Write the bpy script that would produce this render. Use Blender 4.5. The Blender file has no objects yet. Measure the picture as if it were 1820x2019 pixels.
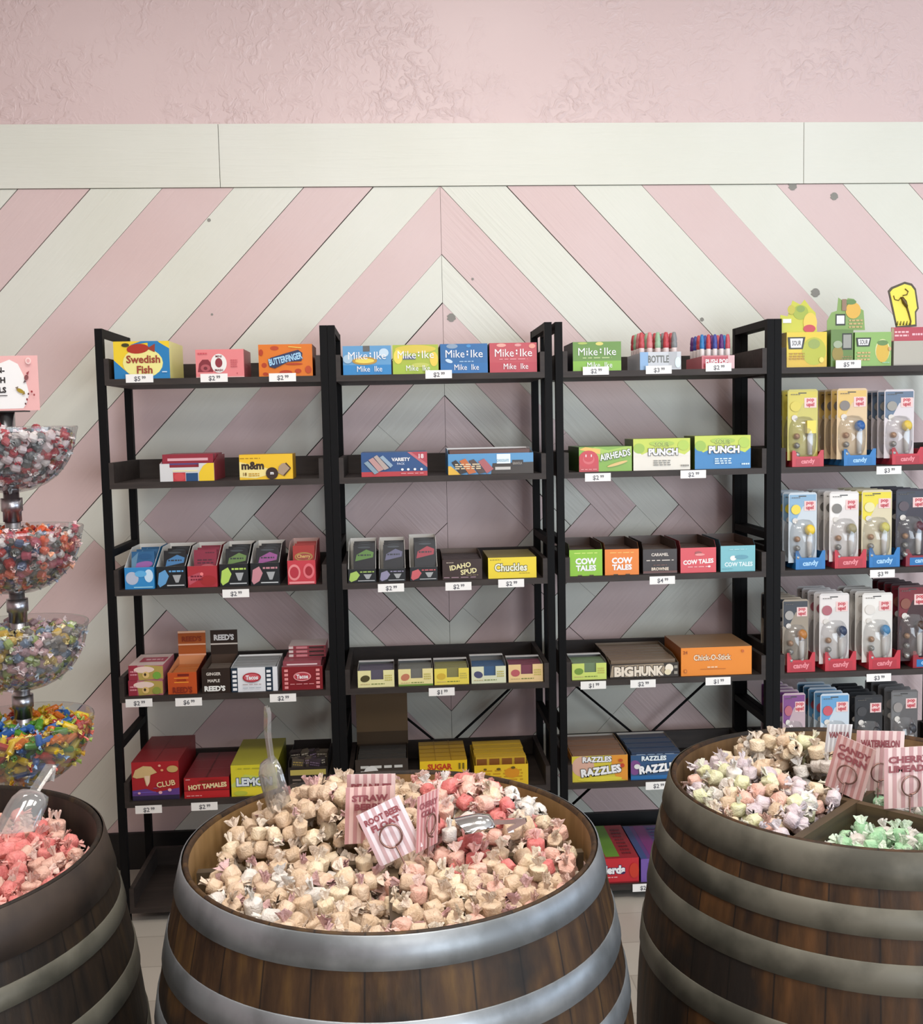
import bpy, math, random
from mathutils import Vector, Matrix
random.seed(7)
S = bpy.context.scene
COL = S.collection
# ------------------------------------------------------------------ camera
FPX, PITCH, YAW, ROLL, CAMZ = 2066.73, 0.08205, 0.06138, -0.02047, 1.4963
W, H = 1820, 2019
_f = Vector((math.sin(YAW)*math.cos(PITCH), math.cos(YAW)*math.cos(PITCH), -math.sin(PITCH)))
_r = Vector((math.cos(YAW), -math.sin(YAW), 0)); _u = _r.cross(_f)
R_ = _r*math.cos(ROLL) + _u*math.sin(ROLL); U_ = -_r*math.sin(ROLL) + _u*math.cos(ROLL)
cd = bpy.data.cameras.new('camera'); cam = bpy.data.objects.new('camera', cd); COL.objects.link(cam)
m = Matrix.Identity(4)
for i in range(3):
    m[i][0] = R_[i]; m[i][1] = U_[i]; m[i][2] = -_f[i]
m[2][3] = CAMZ
cam.matrix_world = m
cd.sensor_fit = 'HORIZONTAL'; cd.sensor_width = 36; cd.lens = 36*FPX/W; cd.clip_start = .02
S.camera = cam
S.view_settings.view_transform = 'Standard'; S.view_settings.look = 'None'
S.view_settings.gamma = 1; S.view_settings.exposure = -0.2; S.view_settings.use_curve_mapping = False
# ------------------------------------------------------------------ light
wd = bpy.data.worlds.new('world'); S.world = wd; wd.use_nodes = True
wd.node_tree.nodes['Background'].inputs[0].default_value = (.8, .87, 1, 1)
wd.node_tree.nodes['Background'].inputs[1].default_value = .3
def area(name, loc, rot, sx, sy, power, col, spread=180):
    l = bpy.data.lights.new(name, 'AREA'); l.shape = 'RECTANGLE'; l.size = sx; l.size_y = sy
    l.energy = power; l.color = col; l.spread = math.radians(spread)
    o = bpy.data.objects.new(name, l); COL.objects.link(o); o.location = loc; o.rotation_euler = rot
    return o
PI = math.pi
area('added_front_fill', (.35, 2.5, 3.24), (0, 0, 0), .6, .3, 5.5, (1, .97, .92))
area('added_front_fill', (-1.3, 2.0, 3.24), (0, 0, 0), .5, .3, 5, (1, .97, .92))
area('added_front_fill', (1.9, 2.1, 3.24), (0, 0, 0), .5, .3, 6, (1, .97, .92))
area('added_front_fill', (0.1, .9, 3.24), (0, 0, 0), .8, .6, 40, (1, .94, .88))
area('added_front_fill', (1.1, 1.0, 3.24), (0, 0, 0), .5, .5, 20, (1, .96, .91))
area('added_front_fill', (-.9, .9, 3.24), (0, 0, 0), .5, .5, 11, (1, .96, .91))
area('added_front_fill', (.4, -1.6, 3.24), (0, 0, 0), 2.6, 1.4, 66, (1, .97, .94))  # added fill from the front to brighten the shelf bays, not a shop lamp
area('window_daylight', (2.4, -2.9, 1.5), (math.radians(92), 0, math.radians(22)), 2.8, 2.0, 175, (.82, .91, 1))
area('window_daylight', (4.9, .5, 1.55), (0, math.radians(90), 0), 1.9, 3.4, 85, (.58, .79, 1))
# ------------------------------------------------------------------ pixel helpers
def ray(px, py): return _f + R_*((px-W/2)/FPX) - U_*((py-H/2)/FPX)
def at(px, py, Y):
    v = ray(px, py); return Vector((0, 0, CAMZ)) + v*(Y/v.y)
def atz(px, py, Z):
    v = ray(px, py); return Vector((0, 0, CAMZ)) + v*((Z-CAMZ)/v.z)
D = 3.1463           # front plane of the racks
WALL = D + .42
# ------------------------------------------------------------------ materials
MATS = {}
def lin(h):
    if isinstance(h, str): h = tuple(int(h[i:i+2], 16) for i in (0, 2, 4))
    return tuple((c/255/12.92 if c/255 <= .04045 else ((c/255+.055)/1.055)**2.4) for c in h) + (1,)
def mat(key, col=None, rough=.5, metal=0, coat=0, spec=.5):
    if key in MATS: return MATS[key]
    m = bpy.data.materials.new(str(key)); m.use_nodes = True
    b = m.node_tree.nodes['Principled BSDF']
    b.inputs['Base Color'].default_value = lin(col if col is not None else key)
    b.inputs['Roughness'].default_value = rough; b.inputs['Metallic'].default_value = metal
    b.inputs['Coat Weight'].default_value = coat; b.inputs['Specular IOR Level'].default_value = spec
    MATS[key] = m; return m
def P(h):                                         # printed card
    if 'print_'+h in MATS: return MATS['print_'+h]
    m = mat('print_'+h, h, .38); c = lin(h); b = m.node_tree.nodes['Principled BSDF']
    b.inputs['Base Color'].default_value = tuple(min(.82, x*1.1) for x in c[:3])+(1,); return m
def nt(m): return m.node_tree.nodes, m.node_tree.links, m.node_tree.nodes['Principled BSDF']
def ramp(n, stops):
    r = n.new('ShaderNodeValToRGB'); e = r.color_ramp.elements
    while len(e) < len(stops): e.new(.5)
    for i, (p, c) in enumerate(stops): e[i].position = p; e[i].color = lin(c)
    return r
def clear(key, tint, gl=.1, op=0.0):
    """thin clear plastic: see-through sheet with a glossy surface"""
    m = bpy.data.materials.new(key); m.use_nodes = True; n = m.node_tree.nodes; l = m.node_tree.links
    n.remove(n['Principled BSDF']); out = n['Material Output']
    t = n.new('ShaderNodeBsdfTransparent'); t.inputs[0].default_value = lin(tint)
    g = n.new('ShaderNodeBsdfGlossy'); g.inputs['Roughness'].default_value = gl
    d = n.new('ShaderNodeBsdfDiffuse'); d.inputs[0].default_value = (.8, .8, .8, 1)
    lw = n.new('ShaderNodeLayerWeight'); lw.inputs[0].default_value = .35
    mr = n.new('ShaderNodeMapRange'); mr.inputs[3].default_value = .05; mr.inputs[4].default_value = .6
    l.new(lw.outputs['Facing'], mr.inputs[0])
    x = n.new('ShaderNodeMixShader'); l.new(mr.outputs[0], x.inputs[0]); l.new(t.outputs[0], x.inputs[1]); l.new(g.outputs[0], x.inputs[2])
    y = n.new('ShaderNodeMixShader'); y.inputs[0].default_value = op; l.new(x.outputs[0], y.inputs[1]); l.new(d.outputs[0], y.inputs[2])
    l.new(y.outputs[0], out.inputs[0]); MATS[key] = m; return m
CLEAR = clear('clear_plastic', 'f4f4f4', .08, .04)
BLIST = clear('blister_plastic', 'f2f2f2', .12, .06)
SCOOPM = clear('scoop_plastic', 'ececea', .1, .1)
WHITE = mat('white_card', 'f0eeea', .6); BLACK = mat('black_steel', '060607', .62, spec=.18)
CHROME = mat('chrome', 'b8b8bc', .3, 1); SILVER = mat('polished_steel', 'dcdcdc', .12, 1)
KRAFT = mat('kraft_card', '8d7556', .8); WIRE = mat('sign_wire', '8a6a62', .3, .8)
def board_mat(key, c0, c1, sgn):
    m = mat(key, c0, .42); n, l, b = nt(m)
    tc = n.new('ShaderNodeTexCoord'); mp = n.new('ShaderNodeMapping'); mp.inputs['Rotation'].default_value = (0, sgn*math.radians(47), 0)
    l.new(tc.outputs['Object'], mp.inputs[0])
    m2 = n.new('ShaderNodeMapping'); m2.inputs['Scale'].default_value = (3, 1, 60); l.new(mp.outputs[0], m2.inputs[0])
    g = n.new('ShaderNodeTexNoise'); g.inputs['Scale'].default_value = 1.2; g.inputs['Detail'].default_value = 5; g.inputs['Distortion'].default_value = .6
    l.new(m2.outputs[0], g.inputs['Vector'])
    v = n.new('ShaderNodeTexNoise'); v.inputs['Scale'].default_value = 1.7; v.inputs['Detail'].default_value = 3; l.new(tc.outputs['Object'], v.inputs['Vector'])
    r = ramp(n, [(.3, c1), (.7, c0)]); l.new(v.outputs['Fac'], r.inputs[0]); l.new(r.outputs[0], b.inputs['Base Color'])
    bp = n.new('ShaderNodeBump'); bp.inputs['Strength'].default_value = .35; bp.inputs['Distance'].default_value = .004
    l.new(g.outputs['Fac'], bp.inputs['Height']); l.new(bp.outputs[0], b.inputs['Normal'])
    return m
PKc = ('dcc6c3', 'd6bcb8'); WHc = ('e2e3d8', 'dadbcd')
BM = {(c, s): board_mat('%s_board_%s' % (c, 'rise' if s > 0 else 'fall'), *(PKc if c == 'pink' else WHc), s) for c in ('pink', 'white') for s in (-1, 1)}
BMH = board_mat('white_trim_board', *WHc, 0)
def plaster():
    m = mat('pink_plaster', 'd9c2bf', .33); n, l, b = nt(m)
    tc = n.new('ShaderNodeTexCoord')
    a = n.new('ShaderNodeTexNoise'); a.inputs['Scale'].default_value = 26; a.inputs['Detail'].default_value = 6; a.inputs['Distortion'].default_value = 1.4
    c = n.new('ShaderNodeTexNoise'); c.inputs['Scale'].default_value = 3.2; c.inputs['Detail'].default_value = 3
    for q in (a, c): l.new(tc.outputs['Object'], q.inputs['Vector'])
    r1 = n.new('ShaderNodeMapRange'); r1.inputs[1].default_value = .46; r1.inputs[2].default_value = .72; l.new(a.outputs['Fac'], r1.inputs[0])
    r2 = n.new('ShaderNodeMapRange'); r2.inputs[1].default_value = .36; r2.inputs[2].default_value = .6; l.new(c.outputs['Fac'], r2.inputs[0])
    mu = n.new('ShaderNodeMath'); mu.operation = 'MULTIPLY'; l.new(r1.outputs[0], mu.inputs[0]); l.new(r2.outputs[0], mu.inputs[1])
    bp = n.new('ShaderNodeBump'); bp.inputs['Strength'].default_value = .55; bp.inputs['Distance'].default_value = .006
    l.new(mu.outputs[0], bp.inputs['Height']); l.new(bp.outputs[0], b.inputs['Normal'])
    return m
def wood(key, c0, c1, rough=.5, sc=(14, 14, 2), bump=.15):
    m = mat(key, c0, rough); n, l, b = nt(m)
    tc = n.new('ShaderNodeTexCoord'); mp = n.new('ShaderNodeMapping'); mp.inputs['Scale'].default_value = sc; l.new(tc.outputs['Object'], mp.inputs[0])
    g = n.new('ShaderNodeTexNoise'); g.inputs['Scale'].default_value = 3; g.inputs['Detail'].default_value = 7; g.inputs['Distortion'].default_value = .5; l.new(mp.outputs[0], g.inputs['Vector'])
    r = ramp(n, [(.32, c0), (.68, c1)]); l.new(g.outputs['Fac'], r.inputs[0]); l.new(r.outputs[0], b.inputs['Base Color'])
    bp = n.new('ShaderNodeBump'); bp.inputs['Strength'].default_value = bump; bp.inputs['Distance'].default_value = .003
    l.new(g.outputs['Fac'], bp.inputs['Height']); l.new(bp.outputs[0], b.inputs['Normal'])
    return m
TRAYM = wood('dark_shelf_board', '231b17', '332a25', .6, (2, 14, 14))
DIVM = wood('divider_board', '3a2e22', '55452f', .6, (3, 3, 20))
def stave(key, c0, c1, c2):
    m = mat(key, c0, .6, spec=.3); n, l, b = nt(m)
    tc = n.new('ShaderNodeTexCoord'); sp = n.new('ShaderNodeSeparateXYZ'); l.new(tc.outputs['Object'], sp.inputs[0])
    def M(op, *a):
        q = n.new('ShaderNodeMath'); q.operation = op
        for i, x in enumerate(a):
            if isinstance(x, (int, float)): q.inputs[i].default_value = x
            else: l.new(x, q.inputs[i])
        return q.outputs[0]
    ang = M('MULTIPLY', M('ARCTAN2', sp.outputs[1], sp.outputs[0]), 30/(2*PI)); fl = M('FLOOR', ang); fr = M('SUBTRACT', ang, fl)
    wn = n.new('ShaderNodeTexWhiteNoise'); wn.noise_dimensions = '1D'; l.new(fl, wn.inputs['W'])
    mp = n.new('ShaderNodeMapping'); mp.inputs['Scale'].default_value = (26, 26, 2.2); l.new(tc.outputs['Object'], mp.inputs[0])
    g = n.new('ShaderNodeTexNoise'); g.inputs['Scale'].default_value = 2; g.inputs['Detail'].default_value = 8; l.new(mp.outputs[0], g.inputs['Vector'])
    s = M('ADD', M('MULTIPLY', g.outputs['Fac'], .85), M('MULTIPLY', wn.outputs['Value'], .13))
    r = ramp(n, [(.3, c0), (.5, c1), (.75, c2)]); l.new(s, r.inputs[0])
    st = n.new('ShaderNodeTexNoise'); st.inputs['Scale'].default_value = 5.5; st.inputs['Detail'].default_value = 4; l.new(tc.outputs['Object'], st.inputs['Vector'])
    stm = n.new('ShaderNodeMapRange'); stm.inputs[1].default_value = .52; stm.inputs[2].default_value = .62; l.new(st.outputs['Fac'], stm.inputs[0])
    mx = n.new('ShaderNodeMixRGB'); mx.inputs[2].default_value = lin('171310'); l.new(M('MULTIPLY', stm.outputs[0], .92), mx.inputs[0]); l.new(r.outputs[0], mx.inputs[1])
    edge = M('MINIMUM', fr, M('SUBTRACT', 1, fr)); e = n.new('ShaderNodeMapRange'); e.inputs[2].default_value = .03; l.new(edge, e.inputs[0])
    m2 = n.new('ShaderNodeMixRGB'); m2.inputs[1].default_value = lin('0e0a07'); l.new(e.outputs[0], m2.inputs[0]); l.new(mx.outputs[0], m2.inputs[2]); l.new(m2.outputs[0], b.inputs['Base Color'])
    bp = n.new('ShaderNodeBump'); bp.inputs['Strength'].default_value = .5; bp.inputs['Distance'].default_value = .003
    l.new(g.outputs['Fac'], bp.inputs['Height']); l.new(bp.outputs[0], b.inputs['Normal'])
    return m
def hoop(key, c0, c1, metal, rough):
    m = mat(key, c0, rough, metal); n, l, b = nt(m)
    tc = n.new('ShaderNodeTexCoord'); g = n.new('ShaderNodeTexNoise'); g.inputs['Scale'].default_value = 9; g.inputs['Detail'].default_value = 8
    l.new(tc.outputs['Object'], g.inputs['Vector'])
    r = ramp(n, [(.38, c1), (.56, c0)]); l.new(g.outputs['Fac'], r.inputs[0]); l.new(r.outputs[0], b.inputs['Base Color'])
    rr = n.new('ShaderNodeMapRange'); rr.inputs[3].default_value = rough+.18; rr.inputs[4].default_value = rough-.05; l.new(g.outputs['Fac'], rr.inputs[0]); l.new(rr.outputs[0], b.inputs['Roughness'])
    return m
def floor_mat():
    m = mat('floor_boards', 'b3aba0', .35); n, l, b = nt(m)
    tc = n.new('ShaderNodeTexCoord'); br = n.new('ShaderNodeTexBrick'); br.inputs['Scale'].default_value = 1; br.inputs['Brick Width'].default_value = 1.2
    br.inputs['Row Height'].default_value = .18; br.inputs['Mortar Size'].default_value = .002; br.inputs['Color1'].default_value = lin('b9b2a6'); br.inputs['Color2'].default_value = lin('aaa296'); br.inputs['Mortar'].default_value = lin('9c9488')
    l.new(tc.outputs['Object'], br.inputs['Vector']); l.new(br.outputs[0], b.inputs['Base Color']); return m
def wax(key, c, c2=None, tr=.1):
    m = bpy.data.materials.new(key); m.use_nodes = True; n, l, b = nt(m)
    b.inputs['Roughness'].default_value = .55; b.inputs['Subsurface Weight'].default_value = tr; b.inputs['Subsurface Radius'].default_value = (.006, .005, .004); b.inputs['Subsurface Scale'].default_value = 1
    tc = n.new('ShaderNodeTexCoord'); g = n.new('ShaderNodeTexNoise'); g.inputs['Scale'].default_value = 60; g.inputs['Detail'].default_value = 2; l.new(tc.outputs['Object'], g.inputs['Vector'])
    r = ramp(n, [(.42, c), (.62, c2 or c)]); l.new(g.outputs['Fac'], r.inputs[0]); l.new(r.outputs[0], b.inputs['Base Color'])
    wv = n.new('ShaderNodeTexNoise'); wv.inputs['Scale'].default_value = 150; wv.inputs['Detail'].default_value = 3; wv.inputs['Distortion'].default_value = 1.5; l.new(tc.outputs['Object'], wv.inputs['Vector'])
    bp = n.new('ShaderNodeBump'); bp.inputs['Strength'].default_value = .7; bp.inputs['Distance'].default_value = .003; l.new(wv.outputs['Fac'], bp.inputs['Height']); l.new(bp.outputs[0], b.inputs['Normal'])
    MATS[key] = m; return m
# ------------------------------------------------------------------ mesh builder
class MB:
    def __init__(s): s.v = []; s.f = []; s.m = []; s.mats = []; s.sm = []
    def mi(s, mt):
        if mt not in s.mats: s.mats.append(mt)
        return s.mats.index(mt)
    def add(s, vs, fs, mt, smooth=False):
        o = len(s.v); k = s.mi(mt); s.v += [tuple(x) for x in vs]
        for f in fs: s.f.append([i+o for i in f]); s.m.append(k); s.sm.append(smooth)
    def box(s, a, b, mt, faces=None):
        x0, y0, z0 = a; x1, y1, z1 = b
        vs = [(x0, y0, z0), (x1, y0, z0), (x1, y1, z0), (x0, y1, z0), (x0, y0, z1), (x1, y0, z1), (x1, y1, z1), (x0, y1, z1)]
        fs = {'b': [3, 2, 1, 0], 't': [4, 5, 6, 7], 'f': [0, 1, 5, 4], 'r': [1, 2, 6, 5], 'k': [2, 3, 7, 6], 'l': [3, 0, 4, 7]}
        for k, f in fs.items(): s.add(vs, [f], (faces or {}).get(k, mt))
    def prism(s, poly, vec, mt, cap=None):
        """closed polygon (3D points) extruded by vec"""
        n = len(poly); vec = Vector(vec); vs = [Vector(p) for p in poly] + [Vector(p)+vec for p in poly]
        s.add(vs, [[i, (i+1) % n, n+(i+1) % n, n+i] for i in range(n)], mt)
        s.add(vs, [list(range(n))[::-1], [n+i for i in range(n)]], cap or mt)
    def lathe(s, prof, mt, n=48, c=(0, 0, 0), smooth=True, arc=2*PI, close=False):
        full = arc > 6.28; cols = n if full else n+1; vs = []
        for j in range(cols):
            a = arc*j/n
            for r, z in prof: vs.append((c[0]+r*math.cos(a), c[1]+r*math.sin(a), c[2]+z))
        k = len(prof); fs = []
        for j in range(n):
            j2 = (j+1) % cols
            for i in range(k-1 if not close else k):
                i2 = (i+1) % k; fs.append([j*k+i, j2*k+i, j2*k+i2, j*k+i2])
        s.add(vs, fs, mt, smooth)
    def tube(s, pts, r, mt, n=8, cap=True):
        pts = [Vector(p) for p in pts]; vs = []; fs = []
        for i, p in enumerate(pts):
            t = (pts[min(i+1, len(pts)-1)]-pts[max(i-1, 0)]).normalized()
            a = t.orthogonal().normalized() if i == 0 else (pa - t*pa.dot(t)).normalized()
            pa = a; b = t.cross(a); rr = r[i] if isinstance(r, (list, tuple)) else r
            for j in range(n): vs.append(p + a*(rr*math.cos(2*PI*j/n)) + b*(rr*math.sin(2*PI*j/n)))
        for i in range(len(pts)-1):
            for j in range(n): fs.append([i*n+j, i*n+(j+1) % n, (i+1)*n+(j+1) % n, (i+1)*n+j])
        if cap: fs += [list(range(n))[::-1], [(len(pts)-1)*n+j for j in range(n)]]
        s.add(vs, fs, mt, True)
    def ball(s, c, r, mt, sc=(1, 1, 1), n=14):
        pr = [(math.sin(PI*i/8), -math.cos(PI*i/8)) for i in range(9)]; vs = []
        for j in range(n):
            for a, z in pr: vs.append((c[0]+r*sc[0]*a*math.cos(2*PI*j/n), c[1]+r*sc[1]*a*math.sin(2*PI*j/n), c[2]+r*sc[2]*z))
        s.add(vs, [[j*9+i, ((j+1) % n)*9+i, ((j+1) % n)*9+i+1, j*9+i+1] for j in range(n) for i in range(8)], mt, True)
    def build(s, name, parent=None, origin=(0, 0, 0)):
        me = bpy.data.meshes.new(name); o = Vector(origin)
        me.from_pydata([tuple(Vector(v)-o) for v in s.v], [], s.f)
        for mt in s.mats: me.materials.append(mt)
        me.polygons.foreach_set('material_index', s.m); me.polygons.foreach_set('use_smooth', s.sm); me.update()
        ob = bpy.data.objects.new(name, me); COL.objects.link(ob)
        if parent: ob.parent = parent; ob.location = o if origin != (0, 0, 0) else (0, 0, 0)
        else: ob.location = o
        return ob
def tag(o, label=None, cat=None, group=None, kind=None):
    if label: o['label'] = label
    if cat: o['category'] = cat
    if group: o['group'] = group
    if kind: o['kind'] = kind
    return o
def empty(name, loc, label, cat, group=None, rz=0):
    o = bpy.data.objects.new(name, None); o.empty_display_size = .02; COL.objects.link(o); o.location = loc; o.rotation_euler = (0, 0, rz)
    return tag(o, label, cat, group)
def copy_tree(o, parent=None):
    c = o.copy(); COL.objects.link(c); c.parent = parent
    for ch in list(o.children): copy_tree(ch, c)
    return c
# ------------------------------------------------------------------ lettering
TX = {}
def text_geo(st, off=0.0):
    k = (st, off)
    if k not in TX:
        cu = bpy.data.curves.new('t', 'FONT'); cu.body = st; cu.size = 1; cu.resolution_u = 2; cu.offset = off; cu.align_x = 'LEFT'
        ob = bpy.data.objects.new('t', cu); COL.objects.link(ob)
        dg = bpy.context.evaluated_depsgraph_get(); me = ob.evaluated_get(dg).to_mesh()
        vs = [(v.co.x, v.co.y) for v in me.vertices]; fs = [list(p.vertices) for p in me.polygons]
        ob.evaluated_get(dg).to_mesh_clear(); bpy.data.objects.remove(ob); bpy.data.curves.remove(cu)
        TX[k] = (vs, fs)
    return TX[k]
class Face:
    """a printed face: origin O (lower left), unit axes U, V, normal N and size w x h"""
    def __init__(s, mb, O, U, V, w, h):
        s.mb, s.O, s.U, s.V, s.w, s.h = mb, Vector(O), Vector(U).normalized(), Vector(V).normalized(), w, h
        s.N = s.U.cross(s.V); s.k = 0
    def pt(s, u, v): return s.O + s.U*(u*s.w) + s.V*(v*s.h) + s.N*(.00035*(1+s.k))
    def poly(s, pts, col):
        c = [(min(1, max(0, u)), min(1, max(0, v))) for u, v in pts]
        s.mb.add([s.pt(u, v) for u, v in c], [list(range(len(c)))], P(col) if isinstance(col, str) else col)
    def run(s, items):
        for it in items:
            k = it[0]
            if k == 'r': s.poly([(it[1], it[2]), (it[3], it[2]), (it[3], it[4]), (it[1], it[4])], it[5])
            elif k == 'e':
                a = math.radians(it[6]) if len(it) > 6 else 0; pts = []
                for i in range(20):
                    x = it[3]*math.cos(i*PI/10)*s.w; y = it[4]*math.sin(i*PI/10)*s.h
                    pts.append((it[1]+(x*math.cos(a)-y*math.sin(a))/s.w, it[2]+(x*math.sin(a)+y*math.cos(a))/s.h))
                s.poly(pts, it[5])
            elif k == 'p': s.poly(it[1], it[2])
            elif k == 's':   # small print: rows of short bars
                _, cu, cv, w, h, col, rows = it; rnd = random.Random(int(cu*997+cv*131))
                for r in range(rows):
                    x = cu-w/2; y = cv+h/2-(r+.8)*h/rows
                    while x < cu+w/2-.01:
                        L = rnd.uniform(.12, .3)*w; s.poly([(x, y), (min(x+L, cu+w/2), y), (min(x+L, cu+w/2), y+.5*h/rows), (x, y+.5*h/rows)], col); x += L+.06*w
            elif k == 't':
                _, st, cu, cv, hh, col = it[:6]; op = it[6] if len(it) > 6 else {}
                rot = math.radians(op.get('rot', 0)); maxw = op.get('w', .92)
                for off, cc in ([(op.get('b', .02)+.055, op['out'])] if 'out' in op else []) + [(op.get('b', .02), col)]:
                    vs, fs = text_geo(st, off); v0, _f0 = text_geo(st, 0.0)
                    x0 = min(a for a, b in v0); x1 = max(a for a, b in v0); y0 = min(b for a, b in v0); y1 = max(b for a, b in v0)
                    sy = hh*s.h/.72; sx = min(sy*op.get('x', 1), maxw*s.w/(x1-x0))
                    cx, cy = (x0+x1)/2, (y0+y1)/2; out = []
                    for a, b in vs:
                        X = (a-cx)*sx; Y = (b-cy)*sy; out.append(s.pt(cu+(X*math.cos(rot)-Y*math.sin(rot))/s.w, cv+(X*math.sin(rot)+Y*math.cos(rot))/s.h))
                    s.mb.add(out, fs, P(cc)); s.k += 1
            s.k += 1
# ------------------------------------------------------------------ SETTING
def plane_box(name, a, b, mt):
    mb = MB(); mb.box(a, b, mt); return tag(mb.build(name), kind='structure')
plane_box('floor', (-4, -3.2, -.05), (5, WALL+.1, 0), floor_mat())
plane_box('ceiling', (-4, -3.2, 3.3), (5, WALL+.1, 3.35), mat('ceiling_paint', 'dcd8d2', .8))
plane_box('wall_left', (-4.1, -3.2, 0), (-4, WALL+.1, 3.3), mat('side_wall_paint', 'c9aba6', .6))
plane_box('wall_right', (5, -3.2, 0), (5.1, WALL+.1, 3.3), MATS['side_wall_paint'])
plane_box('wall_back', (-4, WALL+.012, 0), (5, WALL+.1, 2.52), mat('dark_wall_backing', '1c1816', .8))
mb = MB(); mb.box((-4, WALL+.004, 2.497), (5, WALL+.1, 3.3), plaster()); tag(mb.build('wall_upper'), kind='structure')
K = 1.07; XC = .17; ZT = 2.293; ZM = 1.222; ZB = .128
def clip(poly, nx, nz, c):   # keep nx*x + nz*z >= c
    out = []
    for i in range(len(poly)):
        a = poly[i]; b = poly[(i+1) % len(poly)]; da = nx*a[0]+nz*a[1]-c; db = nx*b[0]+nz*b[1]-c
        if da >= 0: out.append(a)
        if (da >= 0) != (db >= 0):
            t = da/(da-db); out.append((a[0]+t*(b[0]-a[0]), a[1]+t*(b[1]-a[1])))
    return out
wall = MB(); rg = random.Random(3)
def strip(sgn, lo, hi, colr, side, g0, g1, cuts=()):
    # a board runs along q = z + sgn*K*X = const, X = distance from the centre seam; cuts: (sgn, c, +1 keep above / -1 keep below)
    p = [(EPS, ZB), (XM, ZB), (XM, ZT-.001), (EPS, ZT-.001)]
    p = clip(p, sgn*K, 1, lo+g0); p = clip(p, -sgn*K, -1, -(hi-g1)) if p else p
    for sg, c, d in cuts:
        if p: p = clip(p, d*sg*K, d, d*c+.0008)
    if len(p) < 3: return
    pieces = [p]
    if rg.random() < .5:   # a butt joint across the board
        t = rg.uniform(.25, .75); cs = [(-sgn*a[0]+K*a[1]) for a in p]; c = min(cs)+t*(max(cs)-min(cs)); g = rg.choice([.0006, .0016])
        pieces = [clip(p, -sgn, K, c+g), clip(p, sgn, -K, -(c-g))]
    dz = rg.uniform(0, .0015)
    for q in pieces:
        if len(q) < 3: continue
        pts = [(XC+side*a, WALL+dz, z) for a, z in q]
        wall.prism(pts if side > 0 else pts[::-1], (0, .0125-dz, 0), BM[(colr, -sgn*side)])
EPS = .0006; XM = 4.1
UL = [1.43, 1.60, 1.75, 1.91, 2.07, 2.295, 2.53, 2.775] + [3.02+.248*i for i in range(16)]
UC = ['pink', 'white', 'pink', 'white', 'pink', 'white', 'pink'] + ['white', 'pink']*8
UCUT = [.823, .69, .51, .35, .11, -.13]
LB = [-.13, .11, .35, .51, .69, .823, 1.43]; LC = ['white', 'pink', 'white', 'pink', 'white', 'pink']; LCUT = [2.295, 2.07, 1.91, 1.75, 1.60, 1.43]
OL = [.16, .40, .66, .91, 1.16, 1.41, 1.67, 1.92, 2.16, 2.41, 2.53]; OC = ['pink', 'white', 'pink', 'white', 'pink', 'white', 'pink', 'white', 'pink', 'white']
for side in (-1, 1):
    gs = [rg.choice([.0005, .0009, .0016, .0024]) for _ in range(40)]
    for i in range(len(UL)-1): strip(1, UL[i], UL[i+1], UC[i], side, gs[i], gs[i+1], [(-1, UCUT[i], 1)] if i < 6 else [])
    for i in range(len(LB)-1): strip(-1, LB[i], LB[i+1], LC[i], side, gs[i+20], gs[i+21], [(1, LCUT[i], -1)])
    for i in range(len(OL)-1): strip(1, OL[i], OL[i+1], OC[i], side, gs[i+9], gs[i+10], [(-1, -.13, -1)])
for px, py, rr_ in ((1563, 367, .014), (1645, 387, .013), (1608, 577, .015), (890, 626, .014), (412, 434, .006), (1384, 630, .007), (418, 620, .004), (932, 550, .004)):
    q = at(px, py, WALL-.0006); wall.add([(q.x+rr_*math.cos(t*PI/8)*(1+.2*math.sin(3*t)), WALL-.0006, q.z+rr_*math.sin(t*PI/8)) for t in range(16)], [list(range(16))[::-1]], mat('filled_knot', '8f8d86' if rr_ > .01 else '55504a', .7))
tag(wall.build('wall_panelling'), kind='structure')
xs = [-4, at(433, 300, WALL).x-.002, at(1583, 300, WALL).x, 5]
for i in range(3):
    mb = MB(); mb.box((xs[i]+.002, WALL-.006, ZT+.0005), (xs[i+1], WALL+.012, 2.496), BMH); tag(mb.build('trim_%d' % (i+1)), kind='structure')
plane_box('baseboard_back', (-4, WALL-.012, 0), (5, WALL+.012, .127), mat('baseboard_paint', '0d0d0e', .5))
# wall behind the camera with a shop window opening
mb = MB(); wm = MATS['side_wall_paint']
mb.box((-4, -3.3, 0), (.9, -3.2, 3.3), wm); mb.box((4, -3.3, 0), (5, -3.2, 3.3), wm); mb.box((.9, -3.3, 0), (4, -3.2, .5), wm); mb.box((.9, -3.3, 2.7), (4, -3.2, 3.3), wm)
tag(mb.build('wall_front'), kind='structure')
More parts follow.
